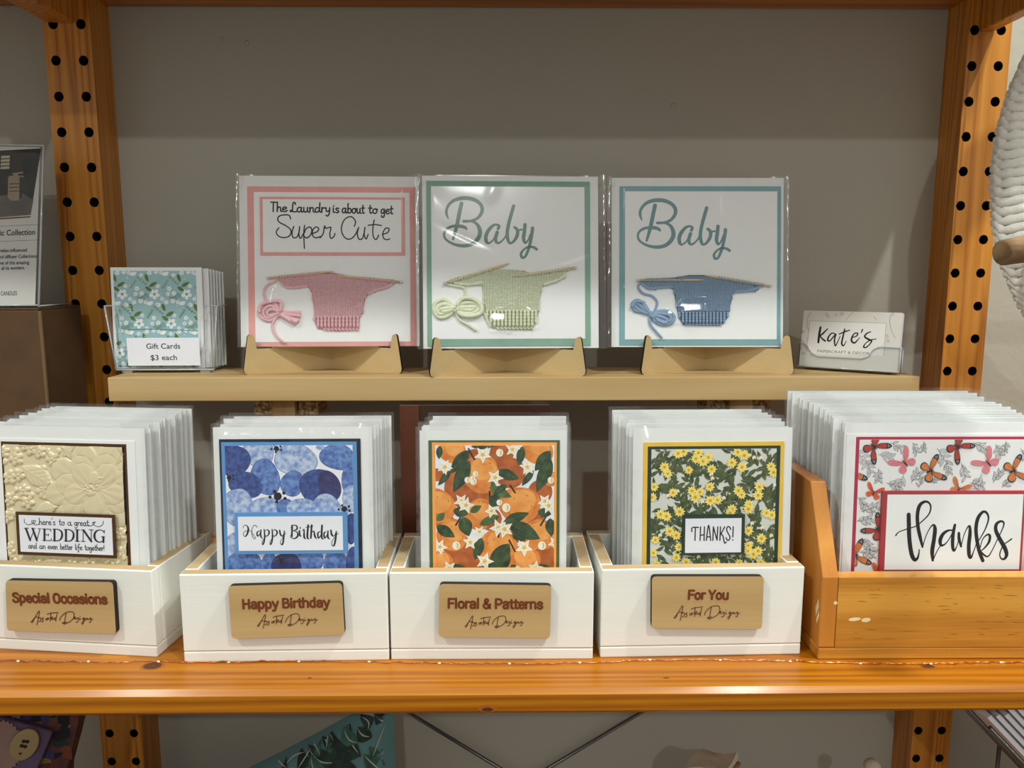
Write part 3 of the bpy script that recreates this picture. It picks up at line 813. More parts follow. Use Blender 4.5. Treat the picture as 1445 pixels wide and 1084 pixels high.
for i, (cx, cy, rx, ry, rot, mi) in enumerate((
    (335,150,112,95,.2,2),(385,330,95,130,-.2,1),(240,385,118,85,.15,0),(150,205,112,112,.2,0),(605,200,140,112,.1,2),(580,375,82,85,0,1),
    (770,400,135,118,.5,0),(850,395,72,118,-.35,3),(912,182,118,92,.15,1),(1015,345,72,105,0,1),(1010,480,62,92,0,2),(178,545,102,130,-.1,2),
    (378,545,98,68,0,2),(525,550,52,68,.3,1),(655,560,105,75,0,2),(830,560,105,100,0,2),(1012,700,42,110,0,0),(130,840,52,100,.2,2),
    (235,975,115,112,0,1),(410,975,58,90,0,1),(690,935,120,85,-.2,1),(540,985,98,105,0,3),(905,975,95,105,0,1),(1025,960,52,110,0,0),
    (735,1040,70,48,0,0),(785,110,28,20,0,2))):
    P.add(blob(cx, cy, rx*1.08, ry*1.08, rot, i), (3, 0, 1, 3)[mi]); P.add(blob(cx, cy, rx*1.045, ry*1.045, rot, i), mi)
for cx, cy, r_ in ((475,468,30),(465,120,20),(120,332,18),(960,560,22),(500,935,16)):
    P.add(ring(cx, cy, r_, n=12), 4)
    for k in range(5): P.add(ring(cx + r_*1.9*math.cos(k*1.3+.4), cy + r_*1.3*math.sin(k*1.3+.4), r_*.42, n=8), 4)
P.mb.build('petal_print', BL, o)
layer(fr, o, 'sentiment_mat', [(331,724),(490.7,724),(489.8,782),(332,781.4)], -0.0042, 0.0031, M['midblue'])
layer(fr, o, 'sentiment_panel', [(336.2,729),(484,729),(483.6,777),(336.2,777)], -0.0046, 0.0004, M['lilacwhite'])
tk = 20; tn = 6
def dn(*p): return list(p)
HBT = [([(150,172),(168,142),(198,143),(216,185),(202,245),(176,275),(157,240),(185,208),(240,205)], [6,7,10,22,20,10,7,6,6]), ([(240,205),(268,240),(300,285),(288,302),(262,260),(262,180),(293,138),(322,162)], [6,6,7,8,8,7,7,8]),
 ([(352,204),(322,225),(326,268),(352,245),(366,200)], [7,16,16,8,7]), ([(367,195),(364,265),(386,302)], [14,20,7]),
 ([(405,188),(412,260),(404,340),(388,372),(384,335),(410,295),(446,262)], [12,18,18,12,8,6,6]), ([(412,212),(442,192),(466,222),(448,264),(416,262)], [7,10,20,12,6]),
 ([(500,188),(506,260),(498,340),(482,372),(478,335),(504,295),(540,262)], [12,18,18,12,8,6,6]), ([(506,212),(536,192),(562,222),(544,264),(510,262)], [7,10,20,12,6]),
 ([(592,198),(602,250),(626,268),(648,225)], [16,20,10,7]), ([(648,205),(640,290),(626,368),(602,352),(612,312),(668,228)], [12,20,18,8,6,6]),
 ([(742,142),(738,275)], [22,20]), ([(724,172),(752,138),(796,148),(798,186),(756,205),(802,222),(806,272),(764,300),(722,280),(730,250)], [6,8,16,18,7,14,22,12,7,6]),
 ([(828,205),(834,262),(852,268)], [20,20,7]), ([(836,172),(842,170)], 16), ([(868,205),(884,188),(886,280),(906,302)], [7,12,22,8]),
 ([(934,138),(924,280),(946,302)], [22,22,8]), ([(905,165),(992,150)], 7), ([(976,138),(966,292)], [22,20]), ([(966,240),(1000,208),(1014,270),(1036,302)], [7,12,22,8]),
 ([(1078,214),(1050,235),(1058,292),(1092,250)], [7,18,16,7]), ([(1100,140),(1096,280),(1118,306)], [22,22,8]),
 ([(1150,214),(1124,238),(1132,292),(1164,250)], [7,18,16,7]), ([(1172,206),(1170,280),(1192,306)], [14,22,8]),
 ([(1206,198),(1218,255),(1246,268),(1266,225)], [18,22,10,7]), ([(1272,212),(1262,310),(1244,382),(1218,370),(1228,318),(1296,230)], [14,22,18,9,7,7])]
st = traced(fr, -0.0047, HBT, 8.5, 325, 725, 10); st.mb.build('lettering', M['ink'], o)
pouch(w, 0.0003, h, 0.0105, 11, 60, 90, 0.0012, 0.0, 12, [(fr.L(x_, y_)[0], fr.L(x_, y_)[1], hu_, hv_, -.08, .62) for x_, y_, hu_, hv_ in ((322,612,.006,.0025),(352,613,.010,.002),(395,615,.012,.002),(430,607,.005,.003),(478,611,.006,.003),(502,609,.004,.002))]).build('sleeve', [M['film'], M['crinkle']], o)
stack('hb', 7, HBF, (323, 556, 582), YAWHB, 0.05, 'Happy Birthday box', 'sleeved cards in the Happy Birthday box', [(240,240,238),(150,84,62),(236,238,240),(238,238,236)], 5, YB + 0.036, YB + 0.094, zb_white)

# --- oranges and blossom card
FB = BOXES['fl'][0]; YAW = math.atan2(FB.m[1][0], FB.m[0][0]); YB = atz(694, 931, Z_SHELF).y
FLF = (586, 806, 602)
fr, w, h, o = front_card('fl', 'card printed with oranges and white blossom at the front of the middle white box', FLF, YAW, 0.05, YB + 0.032, zb_white)
o['group'] = 'sleeved cards in the Floral & Patterns box'
m = MB(); m.box(-w/2 + 0.004, w/2 - 0.004, 0.0006, 0.0018, 0.001, h - 0.004); m.build('envelope', M['envelope'], o)
M['moss'] = plain('moss_green_card', srgb(74, 98, 56), 0.65); M['apricot'] = plain('apricot_card', srgb(250, 168, 84), 0.6)
layer(fr, o, 'mat', ext((609.2,621.5),(786.7,621.5),(790.8,805),(604,805), 1.3), -0.0004, 0.0008, M['moss'])
layer(fr, o, 'mat', ext((613.8,624.6),(783,624.6),(786.3,805),(608.9,805), 1.3), -0.0008, 0.0004, M['apricot'])
_, r = layer(fr, o, 'patterned_paper', ext((618,628.8),(780,628.8),(782.7,805),(613.8,805), 1.3), -0.0011, 0.0003, M['lilacwhite'])
OM = [two_tone('orange_peel', srgb(212, 116, 38), srgb(236, 150, 66), 90), two_tone('orange_peel_deep', srgb(158, 78, 30), srgb(196, 104, 44), 90), two_tone('citrus_leaf', srgb(30, 50, 30), srgb(64, 88, 52), 120),
      two_tone('citrus_leaf_light', srgb(58, 82, 44), srgb(96, 118, 66), 120), plain('blossom', srgb(246, 240, 222), 0.7), plain('blossom_heart', srgb(222, 186, 96), 0.7), plain('citrus_stem', srgb(54, 34, 24), 0.7), two_tone('orange_peel_bright', srgb(232, 146, 60), srgb(244, 172, 92), 70)]
P = Pattern(fr, r, -0.0011, 5.42, 600, 615)
for cx, cy, rr in ((300,400,142),(585,135,85),(650,285,108),(880,430,85),(235,835,95),(330,950,122),(950,850,100),(1000,965,120),(90,300,45),(500,640,80),(545,170,60),(380,200,90),(480,470,80),(700,720,90),(820,620,80),(160,680,70),(400,900,70)): P.add(ring(cx, cy, rr*1.1), 1)
for i, (cx, cy, rr) in enumerate(((425,290,132),(210,118,92),(862,105,108),(722,532,138),(80,540,130),(405,600,108),(205,760,108),(555,850,128),(872,758,112),(750,960,112),(105,985,95),(965,330,52),(1010,800,60))):
    P.add(blob(cx, cy, rr*1.12, rr*1.09, 0, i), 0); P.add(blob(cx + rr*.14, cy - rr*.26, rr*.74, rr*.66, .3, i+9), 7)
    q = random.Random(i)
    for k in range(7):
        a = q.uniform(0, 6.28); d = rr*q.uniform(.45, .92); l = rr*.12
        P.add(leafpoly(cx + d*math.cos(a), cy + d*math.sin(a), cx + d*math.cos(a+.25), cy + d*math.sin(a+.25), rr*.05), 1)
for pts in ([(330,95),(352,140),(380,185)],[(495,490),(492,420)],[(690,440),(648,375)],[(232,688),(275,615)],[(880,690),(925,618)],[(690,890),(640,795)],[(560,780),(565,740)],[(600,660),(640,640)]): P.line(pts, 13, 6)
for x0, y0, x1, y1, wd, lt in ((335,110,190,290,85,0),(340,190,215,435,95,0),(195,265,98,382,48,0),(960,115,838,270,85,0),(965,180,852,430,95,0),(830,265,738,385,45,0),(545,270,720,330,75,0),(490,395,662,470,70,1),(625,375,520,450,50,0),
    (490,470,580,530,90,0),(415,680,570,615,60,1),(600,660,795,590,70,0),(640,670,880,790,110,0),(660,740,770,805,60,0),(285,620,335,770,95,0),(432,780,380,950,75,0),(645,825,480,1040,115,0),(650,900,520,1060,90,0),(85,690,228,775,75,0),(88,650,150,588,50,1),
    (215,570,330,600,70,0),(345,585,430,535,48,1),(860,580,965,600,65,0),(955,630,965,770,75,0),(200,990,340,1045,52,0),(860,990,985,1045,52,0),(745,80,715,230,60,0),(350,82,530,80,40,0),(112,75,105,180,45,0),(660,985,700,1040,45,0),(560,300,500,400,40,1)):
    P.add(leafpoly(x0, y0, x1, y1, wd*1.12, 9), 3 if lt else 2); P.line([(x0, y0), ((x0+x1)/2, (y0+y1)/2), (x1*.9+x0*.1, y1*.9+y0*.1)], 3.5, 2 if lt else 3)
rn = random.Random(8)
def blossom(P, cx, cy, rr, rot, a=4, c=5):
    P.add(starpoly(cx, cy, rr, 5, rot, .46), a)
    for k in range(5):
        t = rot + 2*math.pi*k/5; P.line([(cx + rr*.2*math.cos(t), cy + rr*.2*math.sin(t)), (cx + rr*.62*math.cos(t), cy + rr*.62*math.sin(t))], rr*.045, c)
    P.add(starpoly(cx, cy, rr*.30, 7, rot+.3, .55), c)
for cx, cy, rr in ((440,145,70),(668,105,62),(150,240,64),(782,240,66),(535,320,68),(275,500,62),(312,532,68),(915,500,60),(945,535,66),(508,575,58),(560,705,74),(608,715,74),(415,735,52),(345,815,62),(112,850,64),(757,855,72),(455,960,74),(990,820,56),(182,1015,64),(845,1015,64)):
    blossom(P, cx, cy, rr, rn.uniform(0, 1.2))
for cx, cy, rr in ((570,130,28),(385,292,21),(322,338,22),(368,348,26),(567,510,22),(620,550,32),(238,840,31),(893,840,31),(960,340,24),(707,1015,20),(360,325,18)):
    P.add(ring(cx, cy, rr, rr*1.08, n=14), 4); P.add(ring(cx + rr*.1, cy, rr*.5, rr*.75, n=10), 5); P.add(ring(cx - rr*.2, cy, rr*.38, rr*.8, n=10), 4)
P.mb.build('citrus_print', OM, o)
pouch(w, 0.0003, h, 0.004, 21, 30, 36, 0.0010, 0.0, 10).build('sleeve', [M['film'], M['crinkle']], o)
stack('fl', 6, FLF, (604, 803, 582), YAW, 0.045, 'Floral & Patterns box', 'sleeved cards in the Floral & Patterns box', [(240,240,238),(236,238,240),(150,188,96),(240,238,236)], 9, YB + 0.032, YB + 0.080, zb_white)

# --- yellow flowers, thanks card
FB = BOXES['fy'][0]; YAW = math.atan2(FB.m[1][0], FB.m[0][0]); YB = atz(988, 926, Z_SHELF).y
FYF = (890, 1125, 600)
fr, w, h, o = front_card('fy', 'yellow flowered thank you card at the front of the fourth white box', FYF, YAW, 0.06, YB + 0.036, zb_white)
o['group'] = 'sleeved cards in the For You box'
m = MB(); m.box(-w/2 + 0.003, w/2 - 0.004, 0.0006, 0.0018, 0.001, h - 0.003); m.build('envelope', M['envelope'], o)
M['sun'] = plain('sunny_yellow_card', srgb(236, 192, 72), 0.6); M['bottle'] = plain('bottle_green_card', srgb(28, 52, 36), 0.6); M['palegrey'] = plain('pale_grey_paper', srgb(214, 216, 208), 0.7, var=.01)
layer(fr, o, 'mat', ext((908,625),(1107.5,622.7),(1102,801),(906.5,801), 1.3), -0.0004, 0.0008, M['sun'])
layer(fr, o, 'mat', ext((914.4,630.3),(1102.6,629),(1096.5,801),(912.3,801), 1.3), -0.0008, 0.0004, M['bottle'])
_, r = layer(fr, o, 'patterned_paper', ext((919,634.4),(1096.5,633),(1091.5,801),(917.5,801), 1.3), -0.0011, 0.0003, M['palegrey'])
YM = [two_tone('olive_leaf', srgb(50, 64, 32), srgb(92, 104, 58), 200), plain('yellow_petal', srgb(246, 218, 96), 0.7), plain('yellow_petal_pale', srgb(244, 232, 156), 0.7), plain('flower_heart', srgb(206, 146, 52), 0.7), plain('cream_bud', srgb(240, 226, 196), 0.7), plain('fine_stem', srgb(48, 54, 34), 0.7)]
P = Pattern(fr, r, -0.0011, 5.42, 895, 615); rn = random.Random(12)
FLW = [(335,135),(375,120),(490,130),(470,175),(525,195),(565,165),(590,255),(230,240),(255,290),(415,262),(790,125),(840,150),(745,205),(822,240),(1045,235),(1065,280),(150,390),(135,470),(295,435),(575,390),(440,420),(500,430),(465,470),(580,495),(635,490),(795,420),(820,450),(955,390),(945,455),(875,525),(870,560),(345,580),(200,600),(245,615),(745,560),(730,590),(1010,590),(1050,605),(270,730),(320,760),(160,795),(870,725),(970,785),(145,895),(320,930),(395,965),(165,985),(870,840),(870,880),(910,905),(945,880),(620,965),(800,975),(965,970),(340,850)]
pts = []
while len(pts) < 150:
    p = (rn.uniform(110, 1100), rn.uniform(90, 1080))
    if all(math.hypot(p[0]-q[0], p[1]-q[1]) > 58 for q in pts): pts.append(p)
    elif rn.random() < 0.004: pts.append(p)
for x, y in pts:
    a = rn.uniform(0, 6.28); L = rn.uniform(70, 115); ex, ey = x + L*math.cos(a), y + L*math.sin(a)
    P.line([(x, y), ((x+ex)/2 + rn.uniform(-8, 8), (y+ey)/2 + rn.uniform(-8, 8)), (ex, ey)], 4, 5)
    for k in range(4):
        t = .1 + .28*k; s_ = 1 if k % 2 else -1; b_ = a + s_*rn.uniform(.45, .85); l2 = rn.uniform(66, 98)
        bx_, by_ = x + (ex-x)*t, y + (ey-y)*t
        P.add(leafpoly(bx_, by_, bx_ + l2*math.cos(b_), by_ + l2*math.sin(b_), rn.uniform(26, 36), 6, rn.uniform(-6, 6)), 0)
for k in range(26):
    x, y = rn.uniform(130, 1080), rn.uniform(110, 990); P.add(ring(x, y, 15, 18, n=10), 4); P.add(ring(x + 4, y + 12, 9, 7, n=8), 0)
for x, y in FLW:
    rr = rn.uniform(36, 46); ro = rn.uniform(0, 1.2)
    P.add(starpoly(x, y, rr*1.05, 5, ro+.6, .5), 2); P.add(starpoly(x, y, rr, 5, ro, .5), 1); P.add(starpoly(x, y, rr*.36, 6, ro, .5), 3)
P.mb.build('flower_print', YM, o)
layer(fr, o, 'sentiment_mat', [(964,727.2),(1052,726.5),(1049.6,783),(962.3,783)], -0.0046, 0.0035, M['bottle'])
layer(fr, o, 'sentiment_panel', [(968,731.8),(1047,731.8),(1045.2,780),(966,780)], -0.0050, 0.0004, M['lilacwhite'])
TH_ = [[(290,412),(288,350),(330,328),(416,332)],[(356,335),(348,580)],[(456,320),(445,580)],[(530,320),(522,580)],[(450,482),(526,470)],[(565,580),(598,330),(618,318),(650,580)],[(575,515),(645,510)],[(690,580),(700,320)],[(700,322),(770,575)],[(770,575),(785,320)],
 [(835,320),(825,580)],[(916,320),(845,455)],[(845,455),(884,500),(905,600),(924,632),(946,606)],[(1030,370),(1008,320),(968,325),(955,380),(985,450),(1016,510),(1005,565),(970,575),(942,530)],[(1080,318),(1072,512)],[(1068,568),(1073,572)]]
st = traced(fr, -0.0051, TH_, 13.55, 955, 720, 23); st.mb.build('lettering', M['ink'], o)
pouch(w, 0.0003, h, 0.011, 31, 34, 40, 0.0012, 0.0, 12).build('sleeve', [M['film'], M['crinkle']], o)
stack('fy', 8, FYF, (859, 1080, 573), YAW, 0.05, 'For You box', 'sleeved cards in the For You box', [(238,236,228),(240,240,238),(230,226,214)], 13, YB + 0.036, YB + 0.098, zb_white)

# --- embossed wedding card
FB = BOXES['so'][0]; YAW = math.atan2(FB.m[1][0], FB.m[0][0]); YB = FB.m.translation.y
SOF = (-26, 207, 597)
fr, w, h, o = front_card('so', 'cream embossed wedding card at the front of the leftmost white box', SOF, YAW, 0.05, YB + 0.034, zb_white)
o['group'] = 'sleeved cards in the Special Occasions box'
m = MB(); m.box(-w/2 + 0.004, w/2 - 0.004, 0.0006, 0.0018, 0.001, h - 0.004); m.build('envelope', M['envelope'], o)
m = MB(); p = fr.L(190, 623, 0); m.box(fr.L(-8, 700)[0], p[0], -0.0003, 0.0005, 0.001, p[1]); m.build('card', M['white'], o)
M['foil'] = plain('gold_foil', srgb(98, 60, 16), 0.10, metallic=1.0, var=0.03)
layer(fr, o, 'mat', ext((-1.5,622),(179,628),(184.5,802),(12,796), 1.3), -0.0006, 0.0003, M['foil'])
M['pearl'] = plain('pearl_cream_paper', srgb(230, 214, 174), 0.34, metallic=0.18, var=0.02, spec=0.6)
quad = ext((2,625.5),(174.4,632.5),(180,802),(14.4,796), 1.3); r = rect_of(fr, -0.0008, quad)
els = []                                                           # relief: painted back to front (cx, cy, rx, ry, rot, base, dome, veins)
rn = random.Random(6)
for k in range(150): els.append((rn.uniform(-40, 1040), rn.uniform(60, 1400), rn.uniform(16, 26), rn.uniform(16, 26), 0, .1, .5, 0))
for cx, cy in ((130,200),(80,340),(150,320),(190,440),(90,500),(220,530),(310,150),(410,200),(340,440),(250,120),(30,150),(940,760),(60,640),(200,100),(380,470),(150,1000),(300,1010),(560,1010),(700,1000),(900,1010),(960,900),(80,900),(440,1010)):
    s_ = rn.uniform(26, 36); a0 = rn.uniform(0, 1)
    for k in range(5):
        a = a0 + 2*math.pi*k/5; els.append((cx + s_*math.cos(a), cy + s_*math.sin(a), s_*.72, s_*.6, a, .35, .55, 0))
    els.append((cx, cy, s_*.38, s_*.38, 0, .7, .3, 0))
for x0, y0, x1, y1, wd in ((175,260,415,400,150),(480,110,660,190,110),(280,600,450,560,110),(870,160,960,110,80),(740,600,960,560,120),(330,1000,480,980,70)):
    els.append(((x0+x1)/2, (y0+y1)/2, math.hypot(x1-x0, y1-y0)/2, wd/2, math.atan2(y1-y0, x1-x0), .35, .5, 2))
C = (740, 420)
for d, rad, n_, a0, bs in ((255, 118, 9, .2, .3), (185, 110, 7, .6, .45), (130, 105, 5, .32, .65)):
    for k in range(n_):
        a = a0 + 2*math.pi*k/n_; els.append((C[0] + d*math.cos(a)*1.05, C[1] + d*math.sin(a)*.9, rad, rad*.82, a, bs, .62, 1))
els.append((C[0], C[1]-70, 46, 56, 0, .95, .35, 0)); els.append((C[0]-30, C[1]+30, 42, 26, 0, .9, .35, 0)); els.append((C[0]+5, C[1]-10, 60, 30, 0, .85, .2, 0))
for k in range(16): els.append((C[0] + rn.uniform(-75, 60), C[1] + rn.uniform(-90, 15), 8, 8, 0, 1.1, .3, 0))
nu, nv = 230, 300
k_px = 5.42
inv = []
a = fr.L(0, 610, -0.0008); b_ = fr.L(200, 610, -0.0008); c_ = fr.L(0, 810, -0.0008)
sx = ((b_[0]-a[0])/1084, (b_[1]-a[1])/1084); sz = ((c_[0]-a[0])/1084, (c_[1]-a[1])/1084)
det = sx[0]*sz[1] - sz[0]*sx[1]
H = [0.0] * ((nu+1)*(nv+1)); gx = []; 
def to_zoom(x, z):
    dx, dz = x-a[0], z-a[1]; return ((dx*sz[1]-dz*sz[0])/det, (sx[0]*dz-sx[1]*dx)/det)
corner = [to_zoom(r[0], r[3]), to_zoom(r[1], r[3]), to_zoom(r[0], r[2])]
dzx = ((corner[1][0]-corner[0][0])/nu, (corner[1][1]-corner[0][1])/nu); dzy = ((corner[2][0]-corner[0][0])/nv, (corner[2][1]-corner[0][1])/nv)
for cx, cy, rx, ry, rot, bs, dm, ve in els:
    rm = max(rx, ry)*1.02; ui = (cx-corner[0][0])/dzx[0]; vj = (cy-corner[0][1])/dzy[1]
    du = rm/abs(dzx[0]) + 8; dv = rm/abs(dzy[1]) + 8; cr, sr = math.cos(rot), math.sin(rot)
    for j in range(max(0, int(vj-dv)), min(nv, int(vj+dv)) + 1):
        for i in range(max(0, int(ui-du)), min(nu, int(ui+du)) + 1):
            x = corner[0][0] + dzx[0]*i + dzy[0]*j - cx; y = corner[0][1] + dzx[1]*i + dzy[1]*j - cy
            p = (x*cr + y*sr)/rx; q = (-x*sr + y*cr)/ry; d2 = p*p + q*q
            if ve == 2: d2 = p*p + (q/(1-.75*p*p+1e-6))**2 if abs(p) < 1 else 9
            if d2 < 1:
                hh = bs + dm*(1-d2)**.35 * (1 if ve != 1 else .55 + .45*(p*.5+.5))
                if ve == 1: hh += .05*math.cos(14*math.atan2(q, p + 1.15))
                if ve == 2: hh += .10*math.exp(-(q/.07)**2) + .04*math.cos(18*(p - abs(q)*.7)) - .0
                H[j*(nu+1)+i] = hh
m = MB()
m.grid(lambda u, v: (r[0] + (r[1]-r[0])*u, -0.0007 - 0.0021*H[int(round((1-v)*nv))*(nu+1) + int(round(u*nu))], r[2] + (r[3]-r[2])*v), nu, nv)
m.build('embossed_panel', M['pearl'], o)
layer(fr, o, 'sentiment_mat', [(20,722),(162.4,727),(163.8,788.6),(26.8,782.5)], -0.0052, 0.0008, M['foil'])
layer(fr, o, 'sentiment_panel', [(25,726.6),(157.2,731.4),(160,784),(30.4,778.3)], -0.0055, 0.0004, M['lilacwhite'])
st = Strokes(); y0 = -0.0056
Zp = lambda x, y: (10 + x/8.03, 715 + y/8.03)
pen(st, "here's", fr, y0, Zp(362, 205), Zp(552, 210), 9.0, 1.0); pen(st, 'to', fr, y0, Zp(588, 211), Zp(655, 213), 9.0, 1.0); pen(st, 'a', fr, y0, Zp(684, 213), Zp(736, 215), 9.0, 1.0); pen(st, 'great', fr, y0, Zp(762, 215), Zp(930, 221), 9.0, 1.0)
pen(st, 'and', fr, y0, Zp(242, 472), Zp(340, 476), 8.0, .9); pen(st, 'an', fr, y0, Zp(366, 477), Zp(440, 479), 8.0, .9); pen(st, 'even', fr, y0, Zp(462, 480), Zp(575, 484), 8.0, .9)
pen(st, 'better', fr, y0, Zp(602, 485), Zp(745, 489), 8.0, .9); pen(st, 'life', fr, y0, Zp(772, 490), Zp(856, 492), 8.0, .9); pen(st, 'together!', fr, y0, Zp(880, 493), Zp(1108, 500), 8.0, .9)
traced(fr, y0, [[(195,140),(200,180),(240,205),(290,190),(300,165),(285,158),(278,172),(300,195),(322,165),(310,155),(300,168)],[(300,195),(320,207),(350,203),(365,190)],[(918,205),(940,220),(975,205),(990,185),(1000,178),(990,172),(985,182),(972,176),(970,188),(990,212),(1040,228),(1085,200),(1090,165)]], 8.03, 10, 715, 6, st)
TK, TN = 22, 8
WED = [([(215,250),(262,380)],TK),([(262,380),(305,268)],TN),([(290,250),(338,382)],TK),([(338,382),(372,255)],TN),([(195,245),(245,245)],7),([(278,247),(318,249)],7),([(352,250),(382,252)],7),
 ([(424,258),(424,382)],TK),([(402,253),(494,257)],TN),([(494,257),(496,278)],TN),([(424,318),(470,320)],TN),([(470,308),(470,332)],6),([(402,382),(500,386)],TN),([(500,386),(503,362)],TN),
 ([(538,260),(538,386)],TK),([(518,256),(575,258),(618,285),(622,340),(590,382),(518,386)],[8,10,18,22,12,8]),
 ([(668,264),(668,388)],TK),([(648,260),(705,262),(748,290),(752,345),(720,387),(648,390)],[8,10,18,22,12,8]),
 ([(795,266),(795,390)],TK),([(772,262),(820,264)],8),([(772,391),(820,393)],8),
 ([(862,270),(862,394)],TN),([(840,264),(878,266)],8),([(840,393),(884,395)],8),([(868,268),(955,394)],TK),([(955,394),(955,268)],TN),([(932,262),(975,264)],8),
 ([(1100,292),(1080,272),(1045,264),(1005,285),(990,335),(1010,385),(1050,402),(1085,390)],[10,9,9,18,24,18,10,9]),([(1092,345),(1092,402)],TK),([(1070,342),(1108,344)],8),([(1102,268),(1102,298)],8)]
traced(fr, y0, WED, 8.03, 10, 715, 8, st)
st.mb.build('lettering', M['ink'], o)
pouch(w, 0.0003, h, 0.011, 41, 30, 36, 0.0010, 0.0, 10).build('sleeve', [M['film'], M['crinkle']], o)
stack('so', 12, SOF, (70, 272, 570), YAW, 0.04, 'Special Occasions box', 'sleeved cards in the Special Occasions box', [(238,236,234),(240,240,238),(226,232,238)], 17, YB + 0.034, YB + 0.103, zb_white)

# --- butterfly thanks card in the pine box
YAW = math.atan2(PF.m[1][0], PF.m[0][0]); YB = PF.m.translation.y; zb_pine = Z(Z_SHELF) + 0.0125
TKF = (1187, 1478, 591)
fr, w, h, o = front_card('tk', 'large thanks card with butterflies and crimson border in the pine box', TKF, YAW, 0.05, YB + 0.038, zb_pine)
o['group'] = 'sleeved cards in the pine box'
m = MB(); m.box(-w/2 + 0.004, w/2 - 0.004, 0.0006, 0.0018, 0.001, h - 0.004); m.build('envelope', M['envelope'], o)
m = MB(); q = fr.L(1195, 613); m.box(q[0], w/2 - 0.006, -0.0002, 0.0005, 0.001, q[1]); m.build('card', M['white'], o)
M['crimson'] = plain('crimson_card', srgb(176, 44, 74), 0.6); M['brick'] = plain('brick_red_card', srgb(168, 54, 60), 0.6); M['sketch'] = plain('sketch_paper', srgb(232, 230, 230), 0.7, var=.01)
layer(fr, o, 'mat', ext((1197.5,615.8),(1468,617),(1475,813),(1207,812), 1.25), -0.0006, 0.0004, M['crimson'])
_, r = layer(fr, o, 'patterned_paper', ext((1202.8,620),(1463,621),(1470,812),(1211.5,811), 1.25), -0.0009, 0.0003, M['sketch'])
BM = [plain('butterfly_red', srgb(184, 62, 50), 0.7), plain('butterfly_pink', srgb(214, 128, 138), 0.7), plain('butterfly_orange', srgb(214, 124, 62), 0.7), plain('butterfly_black', srgb(40, 36, 40), 0.7), plain('pencil_line', srgb(96, 94, 98), 0.8), plain('butterfly_scarlet', srgb(222, 92, 50), 0.7), plain('pencil_shade', srgb(206, 204, 206), 0.8), plain('wing_spot', srgb(240, 236, 232), .7)]
P = Pattern(fr, r, -0.0009, 4.925, 1190, 600); rn = random.Random(21)
def sprig(x, y, a, L):
    ex, ey = x + L*math.cos(a), y + L*math.sin(a)
    P.line([(x, y), ((x+ex)/2 + rn.uniform(-14, 14), (y+ey)/2 + rn.uniform(-14, 14)), (ex, ey)], 2.4, 4)
    for k in range(6):
        t = .15 + .15*k; b_ = a + (1 if k % 2 else -1)*rn.uniform(.5, 1.0); l2 = L*rn.uniform(.36, .55); qx, qy = x + (ex-x)*t, y + (ey-y)*t
        lp = leafpoly(qx, qy, qx + l2*math.cos(b_), qy + l2*math.sin(b_), l2*.36, 6); P.add(lp, 6)
        P.line(lp + [lp[0]], 2.2, 4); P.line([(qx, qy), (qx + l2*.9*math.cos(b_), qy + l2*.9*math.sin(b_))], 1.4, 4)
for x, y, a, L in ((80,170,.8,150),(150,230,1.2,120),(240,200,.3,120),(330,120,.6,90),(480,120,1.2,80),(560,110,1.6,70),(650,160,1.0,140),(720,240,1.4,100),(420,340,2.0,130),(470,400,-.9,100),(520,440,-1.2,90),(590,400,-.4,60),(300,400,.3,110),(240,300,1.5,90),(820,260,1.3,110),
    (900,120,.5,110),(1060,130,1.2,90),(1130,110,1.7,80),(960,340,2.0,120),(1040,400,-1.0,100),(1100,430,-.7,90),(1230,160,1.0,140),(100,500,.9,90),(120,600,-.3,120),(90,670,-.2,110),(130,780,.9,120),(180,830,1.6,90),(240,950,1.5,80),(110,880,.2,100),(1300,300,1.2,120),(880,400,.3,100)):
    sprig(x, y, a, L)
FORE = [(0,0),(.16,.30),(.34,.56),(.60,.84),(.86,.98),(1.0,.94),(1.02,.78),(.92,.56),(.78,.40),(.62,.24),(.40,.10)]
HIND = [(0,0),(.30,.02),(.56,-.02),(.74,-.14),(.78,-.34),(.66,-.54),(.46,-.62),(.26,-.52),(.10,-.28)]
def butterfly(cx, cy, s_, rot, c, tip=None, edge=False):
    def tr(p, sg, g=1.0):                                            # wing coordinates: x out from the body, y towards the head
        a, b_ = p[0]*g*s_*sg, p[1]*g*s_
        return (cx + a*math.cos(rot+math.pi/2) + b_*math.cos(rot), cy + a*math.sin(rot+math.pi/2) + b_*math.sin(rot))
    for sg in (-1, 1):
        for W, cen in ((HIND, (.42,-.26)), (FORE, (.60,.52))):
            sm = catmull(W, 4, True)
            if edge: P.add([tr(p, sg, 1.06) for p in sm], 3)
            P.add([tr((cen[0] + (p[0]-cen[0])*(.88 if edge else 1), cen[1] + (p[1]-cen[1])*(.88 if edge else 1)), sg) for p in sm], c)
            for q in W[2:-1:2]: P.line([tr((.04, .04 if W is FORE else -.04), sg), tr((q[0]*.85, q[1]*.85), sg)], 1.8, 3 if c != 1 else 0)
        if tip is not None:
            P.add([tr(p, sg, 1.04) for p in catmull([(.58,.78),(.86,.98),(1.0,.94),(1.02,.78),(.90,.52),(.74,.66)], 4, True)], tip)
            for q in ((.80,.82),(.90,.74),(.92,.88)): P.add([tr((q[0] + .035*math.cos(k), q[1] + .035*math.sin(k)), sg) for k in (0,1,2,3,4,5)], 7)
    P.add(leafpoly(cx - math.cos(rot)*s_*.42, cy - math.sin(rot)*s_*.42, cx + math.cos(rot)*s_*.36, cy + math.sin(rot)*s_*.36, s_*.13), 3)
